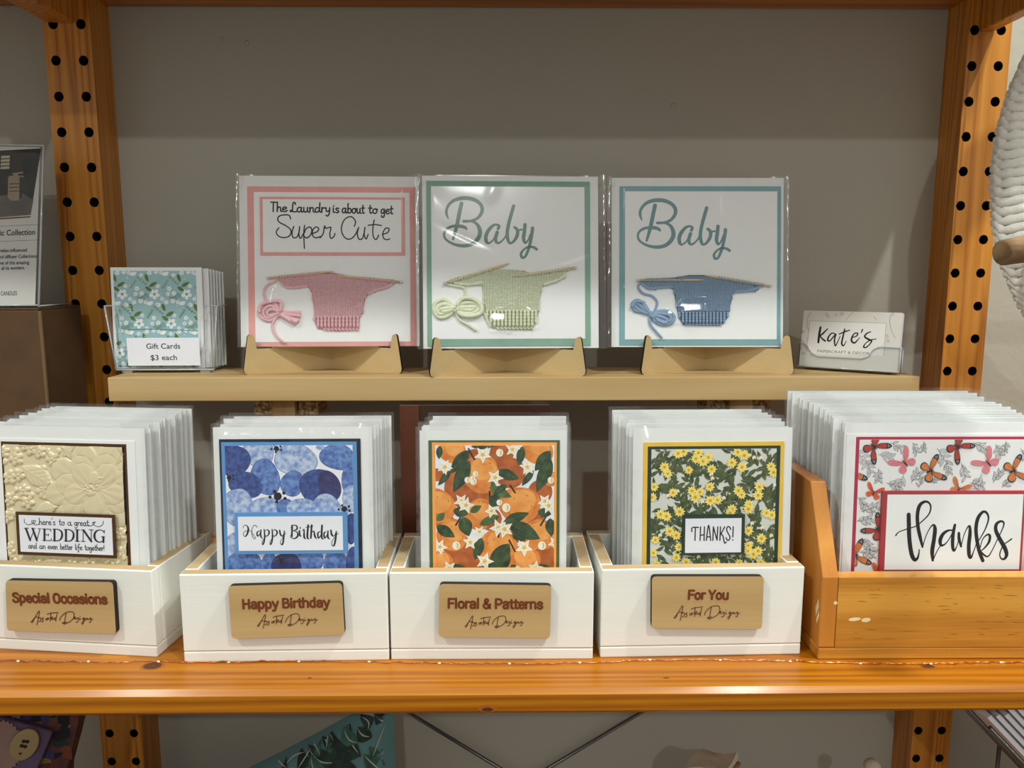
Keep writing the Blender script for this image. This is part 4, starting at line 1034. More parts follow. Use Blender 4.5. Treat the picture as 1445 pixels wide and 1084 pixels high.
for cx, cy, s_, rot, c, tip, eg in ((212,150,86,.75,0,3,True),(425,262,88,-2.3,1,None,False),(604,318,88,-.35,2,3,True),(792,150,86,.75,0,3,True),(1003,262,88,-2.3,1,None,False),(1180,318,88,-.35,2,3,True),
    (208,470,62,-1.2,5,None,False),(800,445,70,-1.1,2,None,False),(238,725,84,-2.4,0,3,True),(52,320,88,-.35,2,3,True),(80,905,88,-.35,2,3,True),(245,1040,70,-1.2,5,None,False)): butterfly(cx, cy, s_, rot, c, tip, eg)
P.mb.build('butterfly_print', BM, o)
layer(fr, o, 'sentiment_mat', [(1240.8,691.4),(1442.4,695.4),(1446,810),(1245.8,807)], -0.0046, 0.0036, M['brick'])
layer(fr, o, 'sentiment_panel', [(1247.5,697),(1438.7,699),(1443.5,804),(1253,803.7)], -0.0050, 0.0004, M['white'])
TKS = [([(298,255),(300,350),(305,500),(325,640),(355,704),(385,690),(400,640),(402,605)],[40,42,42,42,38,24,14,12]),
 ([(170,465),(200,430),(280,400),(370,370),(440,315),(500,250),(518,180),(495,135),(450,130),(405,170),(385,260),(390,370),(412,480),(436,578)],[14,10,11,11,12,14,17,20,28,36,36,36,34,20]),
 ([(436,578),(470,470),(510,390),(545,358),(560,400),(550,500),(532,620),(538,712)],[10,9,11,20,38,40,40,24]),([(538,715),(575,630),(612,568)],[12,10,10]),
 ([(742,412),(690,415),(640,450),(612,510),(622,562),(670,540),(722,460),(758,360)],[12,22,34,38,26,12,10,14]),([(758,358),(740,450),(735,560),(748,615),(775,575),(797,500)],[26,34,34,24,10,9]),
 ([(797,440),(800,500),(820,575)],[26,30,20]),([(820,575),(845,470),(880,390),(905,372),(908,450),(896,560),(900,660),(918,684),(945,620),(970,550)],[9,9,12,22,36,38,36,22,10,9]),
 ([(970,550),(1010,490),(1060,400),(1092,300),(1075,240),(1035,230),(988,290),(968,390),(976,500),(1000,620),(1036,715)],[9,11,13,17,22,28,36,36,36,36,34]),
 ([(1008,590),(1035,500),(1082,455),(1106,470),(1096,530),(1050,590),(1010,622)],[9,10,18,26,24,14,10]),([(1010,622),(1058,665),(1092,668),(1132,605),(1182,500)],[20,18,14,10,10]),
 ([(1182,500),(1230,400),(1245,340),(1215,322),(1172,350),(1165,410),(1200,490),(1255,590),(1272,655),(1248,698),(1214,688),(1206,640),(1240,560),(1285,525),(1322,498)],[10,12,17,22,32,36,40,42,36,24,14,12,11,12,15])]
st = traced(fr, -0.0051, TKS, 7.05, 1240, 690, 20); st.mb.build('lettering', M['ink'], o)
pouch(w, 0.0003, h, 0.011, 51, 34, 36, 0.0014, 0.0, 12).build('sleeve', [M['film'], M['crinkle']], o)
stack('tk', 14, TKF, (1108, 1372, 547), YAW, 0.05, 'pine box', 'sleeved cards in the pine box', [(240,240,238),(150,170,130),(200,204,206),(236,236,238),(70,80,70),(238,236,232)], 23, YB + 0.038, YB + 0.156, zb_pine)

# ------------------------------------------------------------------ baby cards on plywood stands
def ply_stand(label, pl, pr, ytop):
    """two laser cut panels slotted together in a V behind the card; feet measured on the photo"""
    a = atz(pl[0], pl[1], Z_RISER); c = atz(pr[0], pr[1], Z_RISER)
    yaw = math.atan2(c.y-a.y, c.x-a.x); w = math.hypot(c.x-a.x, c.y-a.y)
    fr = Frame((a+c)/2, yaw); o = thing('card_stand', label, 'stand', fr, group='plywood card stands on the raised shelf')
    hh = fr.L(pl[0] + 8, ytop)[1]; D = 0.060; L = math.hypot(w/2, D); t = 0.0032
    nz = 0.0312
    prof = [(0.004, 0), (L + 0.010, 0), (L + 0.010, 0.045), (0.066, 0.092), (0.051, 0.092), (0.0345, nz - 0.0005), (0.0165, nz - 0.0005), (0.0135, hh - 0.002), (0.0105, hh), (0.008, hh), (0.0062, hh - 0.002), (0.0, 0.006), (0.001, 0.002)]
    for sg in (-1, 1):
        m = MB(); m.slab(prof, -t/2, t/2, 0, 1)
        ang = math.atan2(D, w/2); v = []
        for x, y, z in m.v:
            px, py = x*math.cos(ang) - y*math.sin(ang), x*math.sin(ang) + y*math.cos(ang)
            v.append((sg*(-w/2 + px), py + (0.0 if sg < 0 else 0.0), z))
        m.v = v
        if sg > 0: m.f = [f[::-1] for f in m.f]
        m.build('side_panel', [M['ply'], M['char']], o)
    return fr, a.y, c.y
S1 = ply_stand('plywood stand under the pink laundry card', (344, 529), (568, 527.5), 473)
S2 = ply_stand('plywood stand under the green baby card in the middle', (606, 532.5), (827, 531), 477)
S3 = ply_stand('plywood stand under the blue baby card', (904, 529), (1120, 529), 474)

def knit(o, fr, y0, outline, sc, ox, oy, mats, cw, rh, hem, hem_rows, needles, under):
    """small knitted jumper: stitches in columns of V, a ribbed hem, loops on two wooden needles"""
    T = lambda p: fr.L(ox + p[0]/sc, oy + p[1]/sc, y0)
    a = T((0, 0)); b_ = T((100, 0)); k = (b_[0]-a[0])/100
    m = MB(); P = outline
    m.slab([T(p) for p in P], y0 - 0.0012, y0, 1)  # backing in a darker copy of the wool paints the shade between stitches
    xs = [p[0] for p in P]; ys = [p[1] for p in P]
    y = min(ys) + rh*.2
    rn = random.Random(len(P))
    while y < hem:
        x = min(xs)
        while x < max(xs):
            xm = x + cw/2; jx, jy = rn.uniform(-1.2, 1.2), rn.uniform(-1.2, 1.2)
            if inside_poly(xm, y, P) and inside_poly(xm, y - rh*.3, P):
                R = cw*k*.225
                for sd in (-1, 1):
                    c = T((xm + jx*.6 + sd*cw*.13, y + rh*.70 + jy)); l = T((xm + jx*.6 + sd*cw*.385, y - rh*.62 + jy))
                    m.capsule((c[0], y0 - .0014, c[1]), (l[0], y0 - .0022, l[1]), R, 0, 5)
            x += cw
        y += rh
    yb = max(ys)
    hr = (yb - hem)/hem_rows
    for q in range(hem_rows):                                        # rib: tall knit columns with gaps, last row is the cast-on edge
        yy = hem + hr*(q + .5); x = min(xs); c_ = 0
        while x < max(xs):
            xm = x + cw*.6
            if inside_poly(xm, min(yy, yb-2), P):
                R = cw*k*.30
                if q < hem_rows - 1:
                    p0 = T((xm - cw*.34, yy - hr*.70)); p1 = T((xm + cw*.02, yy + hr*.62)); p2 = T((xm + cw*.38, yy - hr*.70))
                    m.capsule((p1[0], y0 - .0018, p1[1]), (p0[0], y0 - .0026, p0[1]), R, 0, 5); m.capsule((p1[0], y0 - .0018, p1[1]), (p2[0], y0 - .0026, p2[1]), R, 0, 5)
                else:
                    p0 = T((xm - cw*.6, yy - hr*.2)); p1 = T((xm + cw*.6, yy + hr*.35)); m.capsule((p0[0], y0 - .002, p0[1]), (p1[0], y0 - .002, p1[1]), R*1.1, 0, 6)
            x += cw*1.45
    for pts in under:                                                # slanted strands along the sleeve undersides
        Q = catmull(pts, 8); acc = 0
        for i in range(0, len(Q)-3, 2):
            p0 = T(Q[i]); p1 = T((Q[i+2][0] + cw*.2, Q[i+2][1] - rh*.75)); m.capsule((p0[0], y0 - .002, p0[1]), (p1[0], y0 - .0026, p1[1]), cw*k*.33, 0, 6)
        m.tube([(T(p)[0], y0 - .0018, T(p)[1]) for p in Q], cw*k*.42, 6, 0)
    for (p0, p1), loops in needles:                                  # stitches looped over the needles
        for i in range(loops[2]):
            t = loops[0] + (loops[1]-loops[0])*(i+.5)/loops[2]; x = p0[0] + (p1[0]-p0[0])*t; yy = p0[1] + (p1[1]-p0[1])*t
            A = T((x - 3, yy + rh*.9)); B = T((x, yy - rh*.10)); C_ = T((x + 4, yy - rh*.55)); D_ = T((x + 8, yy + rh*.8))
            m.tube([(A[0], y0 - .0018, A[1]), (B[0], y0 - .0048, B[1]), (C_[0], y0 - .0036, C_[1]), (D_[0], y0 - .0012, D_[1])], cw*k*.30, 6, 0)
    j = m.build('knitted_jumper', mats, o)
    for (p0, p1), loops in needles:
        n_ = MB(); A = T(p0); B = T(p1)
        path = [(A[0] + (B[0]-A[0])*t, y0 - .0030, A[1] + (B[1]-A[1])*t) for t in (0, .8, .9, .97, 1)]
        n_.tube(path, [.00135, .00135, .0012, .0006, .00015], 8, 0)
        nd = n_.build('knitting_needle', M['needle'], o)
        n_ = MB(); n_.ball((A[0], y0 - .0030, A[1]), .0019, 0, 8); n_.build('needle_head', M['pinhead'], nd)
    return T, k
def yarn(o, T, k, y0, name, mat, paths, wpx):
    m = MB()
    for i, pts in enumerate(paths):
        z = y0 - .0011 - .0008*(i % 4)
        m.tube([(T(p)[0], z, T(p)[1]) for p in catmull(pts, 7)], wpx*k/2, 7)
    return m.build(name, mat, o)
M['needle'] = plain('bamboo_needle', srgb(216, 188, 140), 0.5); M['pinhead'] = plain('pearl_pinhead', srgb(226, 224, 220), 0.15, metallic=0.6)
def card_frame(bl, br, ytop, Yl, Yr, lean):
    a = at(bl[0], bl[1], Yl); c = at(br[0], br[1], Yr)
    yaw = math.atan2(c.y-a.y, c.x-a.x); w = math.hypot(c.x-a.x, c.y-a.y)
    base = (a+c)/2; base.z = RZ + 0.0313
    fr = Frame(base, yaw, lean); h = fr.L((bl[0]+br[0])/2, ytop)[1]
    return fr, w, h
def baby_card(label, bl, br, ytop, S, lean, mat, mat_quad, panel_quad, sl, sr, seed, facets=()):
    yw = math.atan2(S[0].m[1][0], S[0].m[0][0]); Yl, Yr = S[1] + .0135, S[2] + .0145
    fr, w, h = card_frame(bl, br, ytop, Yl, Yr, lean)
    o = thing('greeting_card', label, 'card', fr, group='knitted baby cards on stands')
    m = MB(); m.box(-w/2, w/2, 0.0006, 0.0020, 0.0012, h); m.build('envelope', M['envelope'], o)
    layer(fr, o, 'mat', mat_quad, -0.0004, 0.0009, mat)
    layer(fr, o, 'card_panel', panel_quad, -0.0008, 0.0003, M['white'])
    xl = fr.L(sl, 400)[0]; xr = fr.L(sr, 400)[0]
    m = pouch(xr - xl, 0.0004, h + 0.002, 0.0115, seed, 84, 96, 0.0008, 0.0, 12, [(fr.L(f[0], f[1])[0] - (xl+xr)/2, fr.L(f[0], f[1])[1]) + tuple(f[2:]) for f in facets])
    m.v = [(v[0] + (xl+xr)/2, v[1] - 0.0008 if v[1] < 0 else v[1] - 0.0028, v[2]) for v in m.v]
    m.build('sleeve', [M['film'], M['crinkle']], o)
    return fr, o
def yarn_mat(name, c): return plain(name, c, 0.9, var=.10, scale=500, bump=.6, bscale=1800, spec=.1, sheen=.3)
# pink
M['pink'] = plain('pink_card', srgb(230, 160, 154), 0.65); YP = [yarn_mat('pink_wool', srgb(242, 192, 198)), yarn_mat('pink_wool_shade', srgb(196, 138, 146))]
fr, o = baby_card('pink bordered card about cute laundry, leftmost of the three knitted cards', (340, 491), (592, 491), 248.5, S1, 0.125, M['pink'],
    [(349,260),(584,267),(589,489.5),(351,490.5)], [(359,268.5),(577,274.5),(580.5,482),(359.5,483)], 335, 592, 61, [(384, 420, .004, .014, -.3, .4)])
layer(fr, o, 'sentiment_mat', [(366.5,275),(571,281.5),(571.5,362.5),(367,358.5)], -0.0020, 0.0011, M['pink'])
layer(fr, o, 'sentiment_panel', [(370.8,279),(566,284),(566.5,357.5),(371.2,354.5)], -0.0024, 0.0004, M['white'])
st = Strokes(); y0 = -0.0025
Zp = lambda x, y: (370 + x/7.225, 270 + y/7.225)
pen(st, 'The', fr, y0, Zp(88, 206), Zp(258, 208), 13.5, 2.0); pen(st, 'Laundry', fr, y0, Zp(285, 210), Zp(700, 216), 13.5, 2.0); pen(st, 'is', fr, y0, Zp(716, 217), Zp(790, 219), 13, 2.0)
pen(st, 'about', fr, y0, Zp(812, 220), Zp(1045, 226), 13.5, 2.0); pen(st, 'to', fr, y0, Zp(1082, 224), Zp(1180, 227), 13, 2.0); pen(st, 'get', fr, y0, Zp(1208, 228), Zp(1335, 232), 13, 2.0)
SC_ = [[(290,282),(275,246),(230,240),(180,250),(158,280),(175,315),(230,345),(280,380),(295,420),(270,460),(215,473),(165,455),(143,415),(170,373)],
 [(322,358),(304,420),(315,470),(350,470),(375,420),(382,358)],[(382,358),(375,440),(390,480),(422,430)],[(432,348),(424,430),(430,582)],[(428,425),(450,380),(490,365),(506,400),(490,450),(455,475),(428,462)],
 [(508,432),(560,412),(576,378),(545,365),(515,400),(515,450),(545,475),(592,462)],[(590,475),(622,430),(636,355),(652,378),(700,368),(690,430),(700,480),(732,460),(741,430)],
 [(940,357),(952,310),(920,265),(880,262),(835,295),(808,370),(820,440),(860,484),(910,482),(950,440),(984,368)],[(984,368),(970,430),(985,486),(1020,482),(1040,420),(1048,368)],[(1048,368),(1040,440),(1060,487),(1080,440)],
 [(1142,293),(1128,380),(1133,460),(1160,493),(1187,448)],[(1080,347),(1150,340),(1216,350)],[(1226,440),(1280,420),(1293,382),(1258,378),(1230,430),(1240,480),(1270,493),(1300,485)]]
traced(fr, y0, SC_, 7.225, 370, 270, 12.5, st); st.mb.build('lettering', M['ink'], o)
OUT = [(205,150),(330,120),(545,98),(740,100),(920,140),(1120,165),(1285,190),(1240,235),(1140,262),(1050,300),(1022,345),(1000,470),(970,520),(965,628),(760,640),(580,618),(555,560),(545,420),(530,290),(490,230),(310,248),(250,210)]
ND = [(((122,152),(735,88)), (.14, .78, 15)), (((1358,187),(760,128)), (.10, .62, 15))]
T, k = knit(o, fr, -0.0009, OUT, 6.57, 360, 370, YP, 23, 19, 505, 4, ND, [[(225,185),(300,238),(400,235),(492,222)],[(1045,298),(1120,262),(1200,245),(1280,205)]])
yarn(o, T, k, -0.0009, 'yarn_bow', YP[0], [[(240,470),(180,380),(100,380),(50,440),(60,510),(150,540),(240,470)],[(235,470),(170,410),(110,420),(80,470),(120,520),(235,475)],[(238,468),(170,440),(120,460),(140,500),(238,470)],[(240,460),(245,370),(140,370),(60,400),(45,470)],
  [(240,475),(330,465),(425,470)],[(240,480),(340,490),(428,500)],[(240,485),(330,520),(415,540)],[(240,485),(310,530),(380,570),(345,545),(400,555)],[(255,440),(230,470),(245,510)],[(225,450),(250,480),(228,505)]], 34)
yarn(o, T, k, -0.0009, 'yarn_tail', YP[0], [[(200,175),(110,220),(85,290),(110,370)],[(225,480),(165,580),(200,680),(280,750)]], 24)
# green
M['sage'] = plain('sage_green_card', srgb(132, 168, 148), 0.65); M['sage_letter'] = plain('sage_lettering', srgb(112, 140, 126), 0.65)
YG = [yarn_mat('pale_green_wool', srgb(228, 232, 202)), yarn_mat('pale_green_wool_shade', srgb(170, 176, 142))]
fr, o = baby_card('green bordered baby card with pale green knitting, middle of the three knitted cards', (597.5, 495), (845, 495), 248.5, S2, 0.125, M['sage'],
    [(600,254),(830,257.5),(836,487.5),(604.5,489)], [(607,262),(823,265),(827.5,478.5),(611,478)], 588.5, 855, 62, [(708, 448, .018, .0085, -.355, .365), (736, 443, .016, .0085, .25, .40)])
BABY = [([(372,245),(345,370),(312,530),(264,702)],[50,50,48,30]),([(202,436),(180,370),(190,300),(240,232),(320,190),(430,177),(530,197),(605,245),(636,310),(620,380),(565,440),(480,470),(400,472)],[16,34,36,40,46,50,48,46,46,44,36,32,36]),
 ([(400,470),(500,472),(565,505),(602,570),(606,640),(570,710),(500,765),(400,785),(300,772),(210,732),(158,680),(156,610),(200,560),(270,535),(360,535),(415,550),(436,572)],[30,32,40,50,54,52,48,44,36,30,30,30,34,36,44,40,26]),
 ([(838,568),(852,535),(820,515),(770,530),(715,590),(684,660),(688,725),(712,752),(750,735),(790,690),(828,612)],[38,34,28,36,46,48,44,30,22,24,34]),([(828,612),(808,680),(815,735),(850,748),(900,710),(945,650)],[44,44,38,28,22,26]),
 ([(1036,278),(1010,370),(975,500),(955,620),(965,710),(990,752),(1035,730),(1075,670),(1088,610),(1075,570),(1048,550)],[44,44,44,44,42,30,34,44,44,40,34]),([(1085,590),(1140,578)],24),
 ([(1182,515),(1174,600),(1163,690),(1185,748),(1222,710),(1250,640)],[44,46,46,30,22,24]),([(1278,560),(1265,660),(1240,780),(1210,870),(1180,925),(1145,934),(1130,890),(1160,840),(1220,800),(1290,805),(1330,830)],[44,42,40,36,32,34,34,28,26,34,36])]
st = traced(fr, -0.0009, BABY, 9.03, 610, 260, 40); st.mb.build('lettering', M['sage_letter'], o)
OUT = [(110,190),(200,150),(330,118),(470,90),(590,70),(720,70),(850,80),(930,112),(1080,100),(1250,60),(1225,150),(1150,190),(1040,215),(1015,250),(1000,340),(985,470),(960,560),(925,628),(720,622),(560,612),(520,540),(490,450),(470,300),(462,215),(400,205),(300,215)]
ND = [(((114,200),(718,14)), (.08, .72, 15)), (((1328,55),(738,138)), (.10, .72, 14))]
T, k = knit(o, fr, -0.0009, OUT, 6.57, 610, 370, YG, 24, 20, 450, 6, ND, [[(200,195),(300,212),(400,205),(465,190)],[(1030,212),(1120,185),(1200,150),(1240,110)],[(480,470),(520,560),(545,600)]])
yarn(o, T, k, -0.0009, 'yarn_bow', YG[0], [[(215,430),(120,350),(40,370),(15,440),(60,510),(140,500),(215,435)],[(215,430),(120,390),(50,420),(60,480),(130,470),(215,432)],[(215,430),(130,430),(80,445),(120,460),(215,430)],
  [(215,430),(270,345),(370,340),(450,400),(450,470),(370,500),(270,490),(215,435)],[(215,430),(290,380),(390,380),(430,430),(370,470),(280,470),(215,432)],[(215,432),(300,420),(390,420),(360,445),(280,440),(215,435)],[(205,395),(225,430),(205,460)],[(225,400),(235,440),(220,462)]], 42)
yarn(o, T, k, -0.0009, 'yarn_tail', YG[0], [[(120,205),(230,225),(300,245),(305,320)],[(215,450),(250,530),(330,580),(410,635)]], 26)
# blue
M['teal'] = plain('dusty_teal_card', srgb(124, 166, 172), 0.65); M['teal_letter'] = plain('teal_lettering', srgb(112, 146, 150), 0.65)
YBm = [yarn_mat('blue_wool', srgb(146, 172, 200)), yarn_mat('blue_wool_shade', srgb(82, 104, 130))]
fr, o = baby_card('blue bordered baby card with blue knitting, rightmost of the three knitted cards', (863, 491.5), (1105, 491.5), 251, S3, 0.125, M['teal'],
    [(874.5,263),(1100,263),(1103.5,487),(874,487)], [(882,270),(1093.5,270),(1099.5,479),(882,479)], 856, 1112, 63, [(972, 435, .021, .010, -.51, .34), (946, 442, .009, .005, -.50, .34)])
st = Strokes(); y0 = -0.0009; kk = 0.99
BB = []
for pts, wd in BABY: BB.append(([((x-136)*kk*1.0 + 0, (y-150)*.985) for x, y in pts], wd))
traced(fr, y0, BB, 9.03, 898.5, 279.5, 40, st); st.mb.build('lettering', M['teal_letter'], o)
OUT = [(150,120),(200,90),(330,85),(470,78),(600,55),(740,55),(880,78),(1020,100),(1150,130),(1275,160),(1225,205),(1140,210),(1040,215),(1005,240),(985,360),(965,440),(930,500),(880,525),(720,522),(550,518),(515,460),(500,400),(480,290),(462,190),(400,160),(300,185),(210,180)]
ND = [(((126,105),(745,102)), (.06, .70, 15)), (((1355,160),(740,58)), (.10, .80, 16))]
T, k = knit(o, fr, -0.0009, OUT, 6.57, 880, 380, YBm, 22, 18, 400, 5, ND, [[(160,130),(230,182),(320,175),(455,165)],[(1030,212),(1120,208),(1200,190),(1270,165)]])
yarn(o, T, k, -0.0009, 'yarn_bow', YBm[0], [[(245,415),(190,330),(130,290),(80,320),(100,380),(180,400),(245,415)],[(245,415),(180,370),(130,320),(100,340),(160,390),(245,418)],[(180,300),(185,350),(245,410)],[(70,350),(110,300),(170,310)],
  [(250,420),(310,395),(400,390),(460,430),(450,490),(380,515),(300,490),(250,425)],[(250,420),(330,410),(420,430),(430,480),(350,480),(255,430)],[(255,425),(330,440),(400,470),(380,500),(300,470)],[(265,400),(245,425),(270,445)],[(240,400),(262,425),(240,440)]], 34)
yarn(o, T, k, -0.0009, 'yarn_tail', YBm[0], [[(150,125),(135,170),(180,225),(265,250),(310,310),(285,390)],[(240,430),(245,510),(300,580),(355,640)]], 22)

# ------------------------------------------------------------------ acrylic pocket of gift cards
fl = atz(163, 527, Z_RISER); frr = atz(302, 526, Z_RISER)
GF = Frame((fl+frr)/2 + Vector((0, 0.002, 0)), math.atan2(frr.y-fl.y, frr.x-fl.x) - 0.02)
gw = math.hypot(frr.x-fl.x, frr.y-fl.y)
pk = thing('card_holder', 'clear acrylic pocket holding gift cards at the left end of the raised shelf', 'holder', GF)
hz_ = GF.L(150, 432)[1]; tw = gw*1.14; gd = 0.052; t = 0.0012
m = MB()
def wall(p, q, m_):                                                    # thin sheet between two edges, given as 4 corners
    m_.add(p + q, [(0,1,2,3), (7,6,5,4), (0,4,5,1), (1,5,6,2), (2,6,7,3), (3,7,4,0)], 0)
bw2, tw2 = gw/2, tw/2
wall([(-bw2,0,.004),(bw2,0,.004),(tw2,-.002,hz_*.35),(-tw2*.98,-.002,hz_*.35)], [(-bw2,t,.004),(bw2,t,.004),(tw2,-.002+t,hz_*.35),(-tw2*.98,-.002+t,hz_*.35)], m)
for sg in (-1, 1):
    wall([(sg*bw2,0,.004),(sg*bw2,gd,.004),(sg*tw2,gd+.004,hz_),(sg*tw2,-.002,hz_)], [(sg*(bw2-t),0,.004),(sg*(bw2-t),gd,.004),(sg*(tw2-t),gd+.004,hz_),(sg*(tw2-t),-.002,hz_)], m)
wall([(-bw2,gd,.004),(bw2,gd,.004),(tw2,gd+.004,hz_),(-tw2,gd+.004,hz_)], [(-bw2,gd-t,.004),(bw2,gd-t,.004),(tw2,gd+.004-t,hz_),(-tw2,gd+.004-t,hz_)], m)
m.box(-bw2, bw2, 0, gd, .003, .0045)
m.build('pocket', M['acrylic'], pk)
m = MB()
tr = .0009
for sg in (-1, 1):
    m.tube([(sg*bw2,0,.004),(sg*tw2*.995,-.002,hz_)], tr, 6); m.tube([(sg*tw2*.995,-.002,hz_),(sg*tw2*.995,gd+.004,hz_)], tr, 6)
    x1 = sg*tw2*.995; m.tube(catmull([(x1,-.002,hz_),(x1-sg*.010,-.002,hz_),(x1-sg*.016,-.002,hz_-.006),(x1-sg*.018,-.002,hz_*.42),(x1-sg*.024,-.002,hz_*.35)], 5), tr*.8, 6)
m.tube([(-bw2,0,.004),(bw2,0,.004)], tr*1.3, 6)
for sx_ in (-1, 1): m.box(sx_*bw2*.8 - .006, sx_*bw2*.8 + .006, .002, .012, 0, .003)
m.build('pocket_edge', M['rim'], pk)
m = MB()
lq = [(178.5,477.5),(281,476),(282.5,515),(181,517)]
r = rect_of(GF, -0.0034, lq); m.box(r[0], r[1], -0.0034, -0.0028, r[2], r[3]); pt = m.build('price_label', M['lilacwhite'], pk)
m = MB(); Zp = lambda x, y: (145 + x/6.378, 365 + y/6.378)
typeset(m, 'Gift Cards', GF, -0.0036, Zp(393, 812), Zp(697, 810), 7.6, .004); typeset(m, '$3 each', GF, -0.0036, Zp(432, 915), Zp(668, 912), 7.6, .004)
m.build('lettering', M['ink'], pt)
GZ = RZ + 0.005
def gift_frame(xl, xr, yt, Y):
    a = at(xl, yt, Y); yaw = math.atan2(GF.m[1][0], GF.m[0][0]); c = at(xr, yt + 1.5, Y + (at(xr, yt, Y).x-a.x)*math.tan(yaw))
    w = math.hypot(c.x-a.x, c.y-a.y); h = (a.z+c.z)/2 - GZ; le = 0.05
    return Frame(Vector(((a.x+c.x)/2, (a.y+c.y)/2 - h*math.sin(le), GZ)), yaw, le), w, h
Yg = GF.m.translation.y + 0.010
fr, w, h = gift_frame(155.5, 284.5, 376.5, Yg)
o = thing('gift_card', 'teal floral gift card at the front of the acrylic pocket', 'card', fr, group='gift cards in the acrylic pocket')
m = MB(); m.box(-w/2, w/2, 0, .002, 0, h); m.build('card', M['white'], o)
M['aqua'] = plain('aqua_paper', srgb(158, 194, 198), 0.65, var=.02)
q = [Zp(100,98), Zp(838,122), Zp(868,985), Zp(128,992)]
_, r = layer(fr, o, 'patterned_paper', q, -0.0003, 0.0003, M['aqua'])
GM = [plain('white_flower', srgb(242, 244, 244), .7), plain('sage_leaf', srgb(98, 124, 62), .7), plain('fern_leaf', srgb(128, 156, 120), .7), plain('teal_shape', srgb(126, 170, 176), .7), plain('flap_shadow_line', srgb(110, 150, 156), .7)]
P = Pattern(fr, r, -0.0003, 6.378, 145, 365); rn = random.Random(2)
def tile(ox, oy):
    for x, y, rr in ((175,322,48),): P.add(petals(ox+x, oy+y, rr, 5, .3), 0); P.add(starpoly(ox+x, oy+y, 18, 6, 0, .6), 3)
    for x, y in ((130,130),(308,272),(190,120),(345,150),(205,250),(295,320),(350,315),(235,130),(245,365),(215,420)): P.add(petals(ox+x, oy+y, 19 if x % 2 else 22, 5, x), 0); P.add(ring(ox+x, oy+y, 5, n=8), 3)
    for x0, y0, x1, y1, wd in ((92,140,120,215,30),(128,255,200,212,32),(92,255,155,298,32)): P.add(leafpoly(ox+x0, oy+y0, ox+x1, oy+y1, wd), 1)
    for x0, y0, x1, y1 in ((245,275,295,200),(300,160,390,235),(300,350,380,360),(340,360,395,320)):
        P.line([(ox+x0, oy+y0), (ox+x1, oy+y1)], 4, 2)
        for k_ in range(4):
            t_ = (k_+.5)/4; px_, py_ = ox+x0+(x1-x0)*t_, oy+y0+(y1-y0)*t_; an = math.atan2(y1-y0, x1-x0)
            for s_ in (-1, 1): P.add(leafpoly(px_, py_, px_ + 20*math.cos(an+s_*.7), py_ + 20*math.sin(an+s_*.7), 8, 4), 2)
    P.add(leafpoly(ox+245, oy+150, ox+305, oy+125, 34), 0); P.add(leafpoly(ox+300, oy+130, ox+270, oy+160, 18), 0); P.add(leafpoly(ox+385, oy+310, ox+410, oy+360, 30), 3)
    for k_ in range(9): P.add(ring(ox + 90 + rn.uniform(0, 290), oy + 100 + rn.uniform(0, 260), 5, n=6), 0)
for row in range(4):
    for c_ in range(-1, 4): tile((row % 2)*152 - (20 if row > 1 else 0) + 290*c_ - (0), 265*row - 2)
P.mb.build('flower_print', GM, o)
m = MB(); P2 = Pattern(fr, r, -0.0012, 6.378, 145, 365)
P2.line([(140,470),(142,580),(190,632),(500,634),(858,652)], 6, 4); P2.line([(848,118),(858,652)], 4, 4)
P2.mb.build('flap_edge', GM, o)
GI = [(240,240,242),(60,54,44),(236,238,244),(120,128,110),(230,232,240),(84,110,62)]
for i in range(1, 7):
    tt = i/6; fr, w, h = gift_frame(160 + 14*tt, 290 + 25*tt, 377 + 6*tt, Yg + 0.034*tt)
    o = thing('gift_card', f'{ORD[i]} gift card from the front in the acrylic pocket' if i < 6 else 'rearmost gift card in the acrylic pocket', 'card', fr, group='gift cards in the acrylic pocket')
    m = MB(); m.box(-w/2, w/2, 0.0004, .0022, 0, h); m.build('card', M['white'], o)
    m = MB(); m.box(-w/2 + .003, w/2 - .003, 0, .0004, .003, h - .004)
    mm = [insert_mat(GI[i-1])]
    if i == 2:
        mm = [plain('cream_print', srgb(216, 200, 176), .7), plain('dark_print', srgb(44, 42, 32), .7)]; m.m = [0]*6
        PP = Pattern(fr, (-w/2+.003, w/2-.003, .003, h-.004), -0.0001, 6.378, 145, 365)
        for k_ in range(26): PP.add(leafpoly(700 + 260*rn.random(), 100 + 34*k_, 760 + 220*rn.random(), 130 + 34*k_, 40), 1)
        for k_ in range(9): PP.add(petals(935 + rn.uniform(-10, 10), 150 + 100*k_, 32, 5, k_), 1)
        PP.mb.build('leaf_print', mm, o)
    m.build('patterned_paper', mm, o)

# ------------------------------------------------------------------ business cards in a clear holder
bl = atz(1124, 521, Z_RISER); br = atz(1268, 530.5, Z_RISER)
byaw = math.atan2(br.y-bl.y, br.x-bl.x); bw = math.hypot(br.x-bl.x, br.y-bl.y)
BF = Frame((bl+br)/2, byaw)
bh = thing('card_holder', 'clear plastic business card holder at the right end of the raised shelf', 'holder', BF)
LE = 0.16
BC = Frame((bl+br)/2 + BF.m.to_3x3() @ Vector((0, 0.003, 0.004)), byaw, LE)
def leaned(p): return tuple(BF.inv @ (BC.m @ Vector(p)))
lip = BC.L(1250, 490)[1]; lo_ = BC.L(1195, 505)[1]
m = MB()
front = [(-bw/2, 0), (bw/2, 0), (bw/2, lip), (bw*.30, lip), (bw*.24, lip - .004), (bw*.20, lo_ + .003), (bw*.14, lo_), (-bw*.30, lo_), (-bw*.36, lo_ + .004), (-bw*.40, lip - .004), (-bw*.44, lip), (-bw/2, lip)]
m.slab(front, -.0022, -.0010, 0)
m.slab(rect(-bw/2, bw/2, 0, lip*1.1), .0165, .0177, 0)
